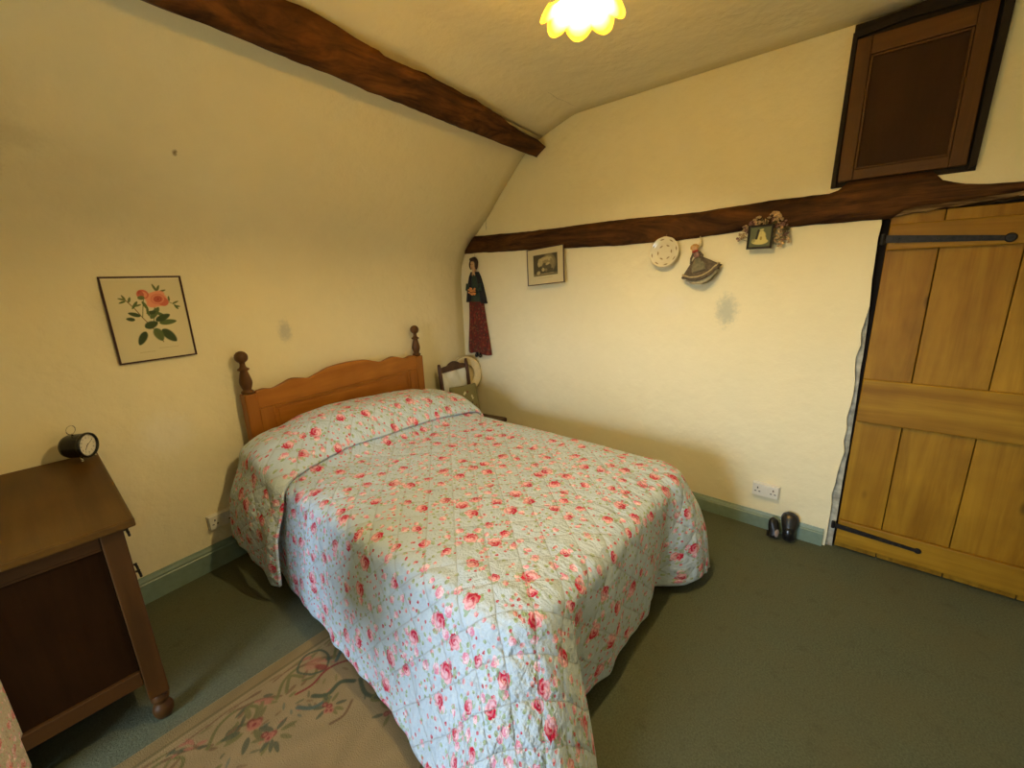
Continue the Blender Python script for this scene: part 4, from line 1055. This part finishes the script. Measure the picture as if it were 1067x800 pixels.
# local z = crown direction (towards the wall corner)
HS = Matrix.Diagonal((.97, 1.08, 1, 1))
bm = BM(); lathe(bm, [(.085, .0), (.110, -.006), (.132, -.012), (.146, -.012), (.152, -.004), (.150, .004), (.138, .002), (.110, .002), (.085, .006)], 56, HS, cap=False, mod=lambda r, z, a, j: (r, z+.008*math.cos(2*a)*sstep(.08, .15, r)))
mesh_obj('brim', bm, M['straw'], hat, smooth=True)
bm = BM(); lathe(bm, [(.086, .006), (.130, .008), (.158, .012), (.163, .018), (.158, .022), (.120, .014), (.086, .012)], 56, HS, cap=False); mesh_obj('brim_shadow', bm, M['straw_tan'], hat, smooth=True)  # larger tan disc stands in for the brim's shadow on the wall
bm = BM(); lathe(bm, [(.0845, -.002), (.082, .020), (.078, .040), (.066, .050), (.040, .053), (.0001, .054)], 48, HS, cap=False); o = mesh_obj('crown', bm, M['straw'], hat, smooth=True); s_ = o.modifiers.new('solid', 'SOLIDIFY'); s_.thickness = .003

# ================================================================== SOCKETS
def socket(label, Mx):
    r = thing('wall_socket', label, 'socket'); r.matrix_world = Mx
    bm = BM(); box(bm, -.074, .074, -.012, -.0005, -.043, .043); box(bm, -.070, .070, -.030, -.012, -.040, .040); mesh_obj('faceplate', bm, M['socket'], r, bevel=.003)
    for s_ in (-1, 1):
        bm = BM(); box(bm, s_*.012-.006, s_*.012+.006, -.034, -.0305, .006, .026); mesh_obj('rocker_switch', bm, M['socket'], r, bevel=.001)
        bm = BM()
        for dx, dz, a, b_ in ((0, .012, .0035, .006), (-.011, -.011, .005, .003), (.011, -.011, .005, .003)): box(bm, s_*.042+dx-a, s_*.042+dx+a, -.0306, -.0295, dz-b_, dz+b_)
        mesh_obj('pin_holes', bm, M['socket_dark'], r)
socket('white double socket on the right-hand wall above the baseboard', on_right(.368, .262, .0))
socket('white double socket low on the wall, partly hidden by the hanging quilt', Matrix.Translation(LW(.553, .0, .285)) @ ROTL)

# ================================================================== SHOES
def shoe(label, Mx, lining):
    """sole in local xz-plane: length along z (toe up), sole towards +y"""
    r = thing('shoe', label, 'shoe'); r.matrix_world = Mx
    bm = BM(); n_ = 14; rings = []
    for i in range(n_+1):
        t_ = i/n_; z = .165*t_; w_ = interp([(0, .018), (.06, .027), (.3, .026), (.55, .033), (.8, .035), (.93, .025), (1, .006)], t_); h_ = interp([(0, .030), (.06, .044), (.3, .046), (.5, .042), (.7, .034), (.9, .022), (1, .006)], t_)
        rings.append([bm.verts.new((w_*math.cos(a), -h_*max(0, math.sin(a)) if math.sin(a) > 0 else .004*abs(math.sin(a)), z)) for a in [2*PI*k/20 for k in range(20)]])
    for a, b_ in zip(rings, rings[1:]):
        for j in range(20): bm.faces.new((a[j], a[(j+1) % 20], b_[(j+1) % 20], b_[j]))
    bm.faces.new(rings[0][::-1]); bm.faces.new(rings[-1]); mesh_obj('upper', bm, M['leather'], r, smooth=True)
    bm = BM(); ellipsoid(bm, (0, -.040, .045), (.017, .010, .036)); mesh_obj('lining', bm, lining, r, smooth=True)
    bm = BM(); pts = []
    for i in range(n_+1): t_ = i/n_; pts.append((interp([(0, .020), (.06, .029), (.3, .025), (.55, .034), (.8, .037), (.93, .028), (1, .010)], t_), .168*t_-.001))
    prism(bm, pts+[(-a, b_) for a, b_ in reversed(pts)], .005, .010, 'y'); box(bm, -.024, .024, .010, .024, .001, .050); mesh_obj('sole', bm, M['leather'], r, bevel=.001)
shoe('black shoe standing toe-up against the green baseboard near the door', Matrix.Translation((2.752, .215, .006)) @ ROTR @ Matrix.Rotation(math.radians(-14), 4, 'X') @ Matrix.Rotation(math.radians(-3), 4, 'Y') @ Matrix.Diagonal((1.25, 1, 1, 1)), M['black'])
shoe('black shoe leaning low beside the upright one, its pale lining showing as a slit', Matrix.Translation((2.724, .298, .010)) @ ROTR @ Matrix.Rotation(math.radians(-20), 4, 'X') @ Matrix.Rotation(math.radians(55), 4, 'Z') @ Matrix.Diagonal((.9, .8, .70, 1)), M['leather_pale'])

# ================================================================== RUG
def rug():
    RX0, RX1, RY0, RY1 = -.33, .80, .25, 1.785
    W_, H_ = RX1-RX0, RY1-RY0
    nx, ny = 360, 480
    def paint(c):
        CR, C2 = srgb(150, 130, 92), srgb(170, 150, 108); GR, OL, RD, PK, BRN, BL = srgb(62, 70, 46), srgb(98, 92, 48), srgb(112, 36, 28), srgb(150, 92, 72), srgb(104, 78, 48), srgb(70, 84, 72)
        T = lambda x, y: (x-RX0, y-RY0)      # paint in room metres
        c.rect(0, W_, H_-.055, H_, srgb(120, 100, 62)); c.rect(0, W_, H_-.064, H_-.050, srgb(96, 84, 46), .8); c.rect(0, W_, H_-.080, H_-.074, srgb(120, 100, 58), .7)
        def S_(pts, w, cc, a=.85):
            P = fine(pts, 6); c.line([T(*p) for p in P], w, cc, a)
        def E_(x, y, a, b_, cc, r=0, al=.85): c.ell(*T(x, y), a, b_, cc, r, al, .5)
        # running scroll border
        x = -.30
        for k in range(5):
            x = -.34+k*.235; S_([(x, 1.60), (x+.05, 1.66), (x+.12, 1.675), (x+.17, 1.63), (x+.14, 1.585), (x+.10, 1.60)], .007, OL); S_([(x+.12, 1.675), (x+.19, 1.65), (x+.25, 1.60)], .006, BRN)
            S_([(x+.02, 1.69), (x+.10, 1.70), (x+.20, 1.685)], .005, BRN, .7)
        rl = random.Random(12)
        for k in range(70):
            x = rl.uniform(-.33, .80); y = 1.62+.05*math.sin(x*27)+rl.uniform(-.025, .025); a = math.cos(x*27)*.9+rl.uniform(-.5, .5)+(0 if rl.random() < .5 else PI)
            c.leaf(*T(x, y), rl.uniform(.03, .055), rl.uniform(.007, .012), rl.choice([OL, BRN, GR, OL, PK]), a, .75)
        for k in range(26):
            x = rl.uniform(-.33, .80); y = 1.695+rl.uniform(-.012, .012); c.leaf(*T(x, y), .05, .006, rl.choice([BRN, OL]), rl.uniform(-.25, .25), .6)
        for k in range(60):
            x = rl.uniform(-.25, .72); y = 1.54-abs(rl.gauss(0, .07)); c.leaf(*T(x, y), rl.uniform(.02, .04), .007, rl.choice([OL, GR, PK, BRN, BL]), rl.uniform(0, 6.28), .55)
        # bouquets
        def bouquet(x, y, s, seed):
            rnd = random.Random(seed)
            for k in range(9): a = rnd.uniform(0, 2*PI); q = s*rnd.uniform(.5, 1.2); c.leaf(*T(x+q*.4*math.cos(a), y+q*.4*math.sin(a)), s*.7, s*.16, GR if k % 2 else OL, a, .8)
            for k in range(5): a = rnd.uniform(0, 2*PI); q = s*rnd.uniform(0, .45); E_(x+q*math.cos(a), y+q*math.sin(a), s*.20, s*.17, RD if k % 2 else PK, a); E_(x+q*math.cos(a), y+q*math.sin(a), s*.09, s*.08, PK if k % 2 else RD, a)
        bouquet(.26, 1.56, .09, 1); bouquet(.30, 1.47, .07, 2); bouquet(-.12, 1.52, .08, 6)
        # big shell motifs towards the bed
        S_([(.50, 1.60), (.47, 1.66), (.52, 1.71), (.58, 1.69), (.59, 1.63), (.55, 1.58), (.50, 1.60)], .006, GR, .7); S_([(.60, 1.58), (.66, 1.62), (.72, 1.60), (.71, 1.54), (.65, 1.52)], .009, BL); E_(.53, 1.645, .035, .028, PK, 0, .6); E_(.545, 1.60, .014, .03, RD, .5)
        S_([(.42, 1.56), (.48, 1.55), (.55, 1.57), (.62, 1.55), (.70, 1.48)], .006, RD, .8); S_([(.40, 1.60), (.44, 1.66), (.47, 1.62)], .008, OL)
        S_([(.46, 1.50), (.50, 1.46), (.56, 1.47), (.60, 1.43)], .010, GR); S_([(.40, 1.50), (.44, 1.45), (.50, 1.44)], .009, BL); bouquet(.48, 1.41, .06, 4)
        S_([(.62, 1.42), (.60, 1.34), (.64, 1.27), (.71, 1.28), (.74, 1.34)], .010, GR, .7); E_(.67, 1.36, .045, .05, PK, 0, .7); E_(.66, 1.42, .02, .03, RD, .4, .6)
        S_([(.55, 1.36), (.50, 1.33), (.45, 1.34)], .006, BRN)
        # side border and field sprays
        for k in range(4): y = 1.20-k*.24; bouquet(.62, y, .06, 20+k); S_([(.68, y+.12), (.60, y+.10), (.66, y+.04), (.72, y)], .006, OL)
        S_([(-.30, 1.50), (-.22, 1.46), (-.18, 1.40), (-.24, 1.36)], .008, GR); S_([(.02, 1.55), (.07, 1.50), (.14, 1.50)], .008, OL)
        nzv = np.sin(c.U*900)*np.sin(c.V*700)*.03+1+.05*np.sin(c.U*31+3*np.sin(c.V*23)); c.C = c.C*nzv[..., None]
    root = thing('rug', 'cream rug with a faded scrolling flower border on the carpet beside the bed', 'rug', (0, 0, 0))
    painted_sheet('pile', W_, H_, nx, ny, paint, M['painted_rug'], root, lambda u, v: (RX0+u, RY0+v, .014+.0015*nz(u*6, v*6)), srgb(134, 114, 78))
    bm = BM(); box(bm, RX0-.004, RX1+.004, RY0-.004, RY1+.004, .001, .012); mesh_obj('backing', bm, M['rug_edge'], root, bevel=.003)
rug()

# ================================================================== CLOTH ON A WOODEN AIRER (bottom left)
def hanging_cloth():
    nu, nv_ = 80, 70; verts = []; uvs = []
    for j in range(nv_+1):
        t_ = j/nv_; L = .50+.47-(.97)*t_       # runs up the front, over the rail and down the back
        for i in range(nu+1):
            s_ = i/nu; w_ = -.009*math.sin(s_*19)
            if t_ < .50: x, z = -.212+w_, .470+(.955-.470)*(t_/.50)
            elif t_ < .56: a = (t_-.50)/.06*PI; x, z = -.232+.020*math.cos(a)+w_*(1-abs(math.sin(a))), .955+.018*math.sin(a)
            else: x, z = -.252+w_, .955-.40*(t_-.56)/.44
            if t_ < .06: z += .018*(1-s_)**10*(1-t_/.06)
            verts.append((x, 1.545-.42*s_+.008*math.sin(s_*19+1.2), z)); uvs.append((s_*.55, t_*.97))
    W = nu+1; me = bpy.data.meshes.new('hanging_cloth'); me.from_pydata(verts, [], [(j*W+i, j*W+i+1, (j+1)*W+i+1, (j+1)*W+i) for j in range(nv_) for i in range(nu)])
    ul = me.uv_layers.new(name='UVMap')
    for p in me.polygons:
        for li, vi in zip(p.loop_indices, p.vertices): ul.data[li].uv = uvs[vi]
    me.polygons.foreach_set('use_smooth', [True]*len(me.polygons)); me.materials.append(M['curtain'])
    o = bpy.data.objects.new('hanging_cloth', me); link(o); q = o.modifiers.new('solid', 'SOLIDIFY'); q.thickness = .004
    tag(o, 'cream cloth with small pink flowers hanging in the bottom left corner before the chest', 'cloth')
    root = thing('clothes_airer', 'wooden rail on legs that carries the flowered cloth at bottom left', 'clothes airer', (-.232, 1.33, 0))
    bm = BM(); tube(bm, [(0, -.27, .955), (0, .235, .955)], .009, 12); mesh_obj('rail', bm, M['chair_wood'], root, smooth=True)
    for y in (-.262, .205):
        for sx in (-1, 1):
            bm = BM(); tube(bm, [(sx*.10-.09, y, .018), (sx*.009-.02*(1-.0), y, .940)], .009, 10); mesh_obj('leg', bm, M['chair_wood'], root, smooth=True)
hanging_cloth()

# ================================================================== PENDANT LAMP
LX, LY, LZ = 1.235, .750, 2.320
lamp = thing('pendant_lamp', 'lit yellow glass pendant lamp with a ruffled scalloped shade under the ceiling', 'lamp', (LX, LY, LZ))
bm = BM()
pr_ = [(.024, .112), (.034, .110), (.046, .098), (.056, .078), (.063, .056), (.070, .036), (.082, .018), (.098, .006), (.112, .002)]
def ruff(r, z, a, j):
    k = (j/8)**2.2
    f = abs(math.cos(4*a+.5))**.8
    return r*(1+.15*k*(f-.5)), z+.024*k*(.6-f)
lathe(bm, pr_, 144, None, cap=False, mod=ruff)
o = mesh_obj('shade', bm, M['shade_glass'], lamp, smooth=True); s_ = o.modifiers.new('solid', 'SOLIDIFY'); s_.thickness = .002
bm = BM(); lathe(bm, [(.0001, .014), (.012, .017), (.021, .026), (.026, .040), (.024, .054), (.016, .068), (.013, .078), (.013, .084)], 24, None, cap=False); mesh_obj('bulb', bm, M['bulb'], lamp, smooth=True)
bm = BM(); lathe(bm, [(.016, .0845), (.018, .090), (.020, .104), (.024, .1125), (.024, .122), (.012, .140), (.004, .150)], 20); mesh_obj('bulb_holder', bm, M['brass'], lamp, smooth=True)
ztop = ZC-LZ-.006
bm = BM(); tube(bm, [(0, 0, .148), (0, 0, ztop-.03)], .0035, 8); mesh_obj('cord', bm, M['brass'], lamp)
bm = BM(); lathe(bm, [(.006, ztop-.045), (.016, ztop-.035), (.034, ztop-.018), (.042, ztop-.005), (.042, ztop)], 28); mesh_obj('ceiling_rose', bm, M['socket'], lamp, smooth=True)

# ================================================================== LIGHT
w = bpy.data.worlds.new('sky'); S.world = w; w.use_nodes = True
bg = w.node_tree.nodes['Background']; nt = w.node_tree; g = G(nt); zc = g.sep(g.coord('Generated'))[2]
g.put(bg.inputs[0], g.mix(g.rng(zc, -.04, .04, 0, 1), (.10, .11, .07), (.68, .83, 1.0))); bg.inputs[1].default_value = 37.0
pl = bpy.data.lights.new('window_portal', 'AREA'); pl.shape = 'RECTANGLE'; pl.size = WZ1-WZ0; pl.size_y = WY1-WY0; pl.cycles.is_portal = True
po = bpy.data.objects.new('window_portal', pl); link(po); po.location = (XN-.29, (WY0+WY1)/2, (WZ0+WZ1)/2); po.rotation_euler = (0, -PI/2, 0)

# ================================================================== CAMERA
yaw, pitch, roll = (math.radians(a) for a in (49.234, -14.182, -2.009))
f_ = Vector((math.cos(pitch)*math.sin(yaw), math.cos(pitch)*math.cos(yaw), math.sin(pitch)))
r_ = Vector((math.cos(yaw), -math.sin(yaw), 0)); u_ = r_.cross(f_)
r2 = r_*math.cos(roll)+u_*math.sin(roll); u2 = -r_*math.sin(roll)+u_*math.cos(roll)
cd = bpy.data.cameras.new('camera'); cd.sensor_width = 36; cd.lens = 438.9/1067*36; cd.clip_start = .02
cam = bpy.data.objects.new('camera', cd); link(cam)
cam.matrix_world = Matrix(((r2.x, u2.x, -f_.x, 0), (r2.y, u2.y, -f_.y, 0), (r2.z, u2.z, -f_.z, 1.6), (0, 0, 0, 1)))
S.camera = cam
vs_ = S.view_settings; S.display_settings.display_device = 'sRGB'; vs_.view_transform = 'Standard'; vs_.look = 'None'; vs_.gamma = 1; vs_.use_curve_mapping = False
vs_.exposure = 0.05
S.cycles.max_bounces = 7; S.cycles.diffuse_bounces = 4; S.cycles.glossy_bounces = 2; S.cycles.transmission_bounces = 4; S.cycles.transparent_max_bounces = 6
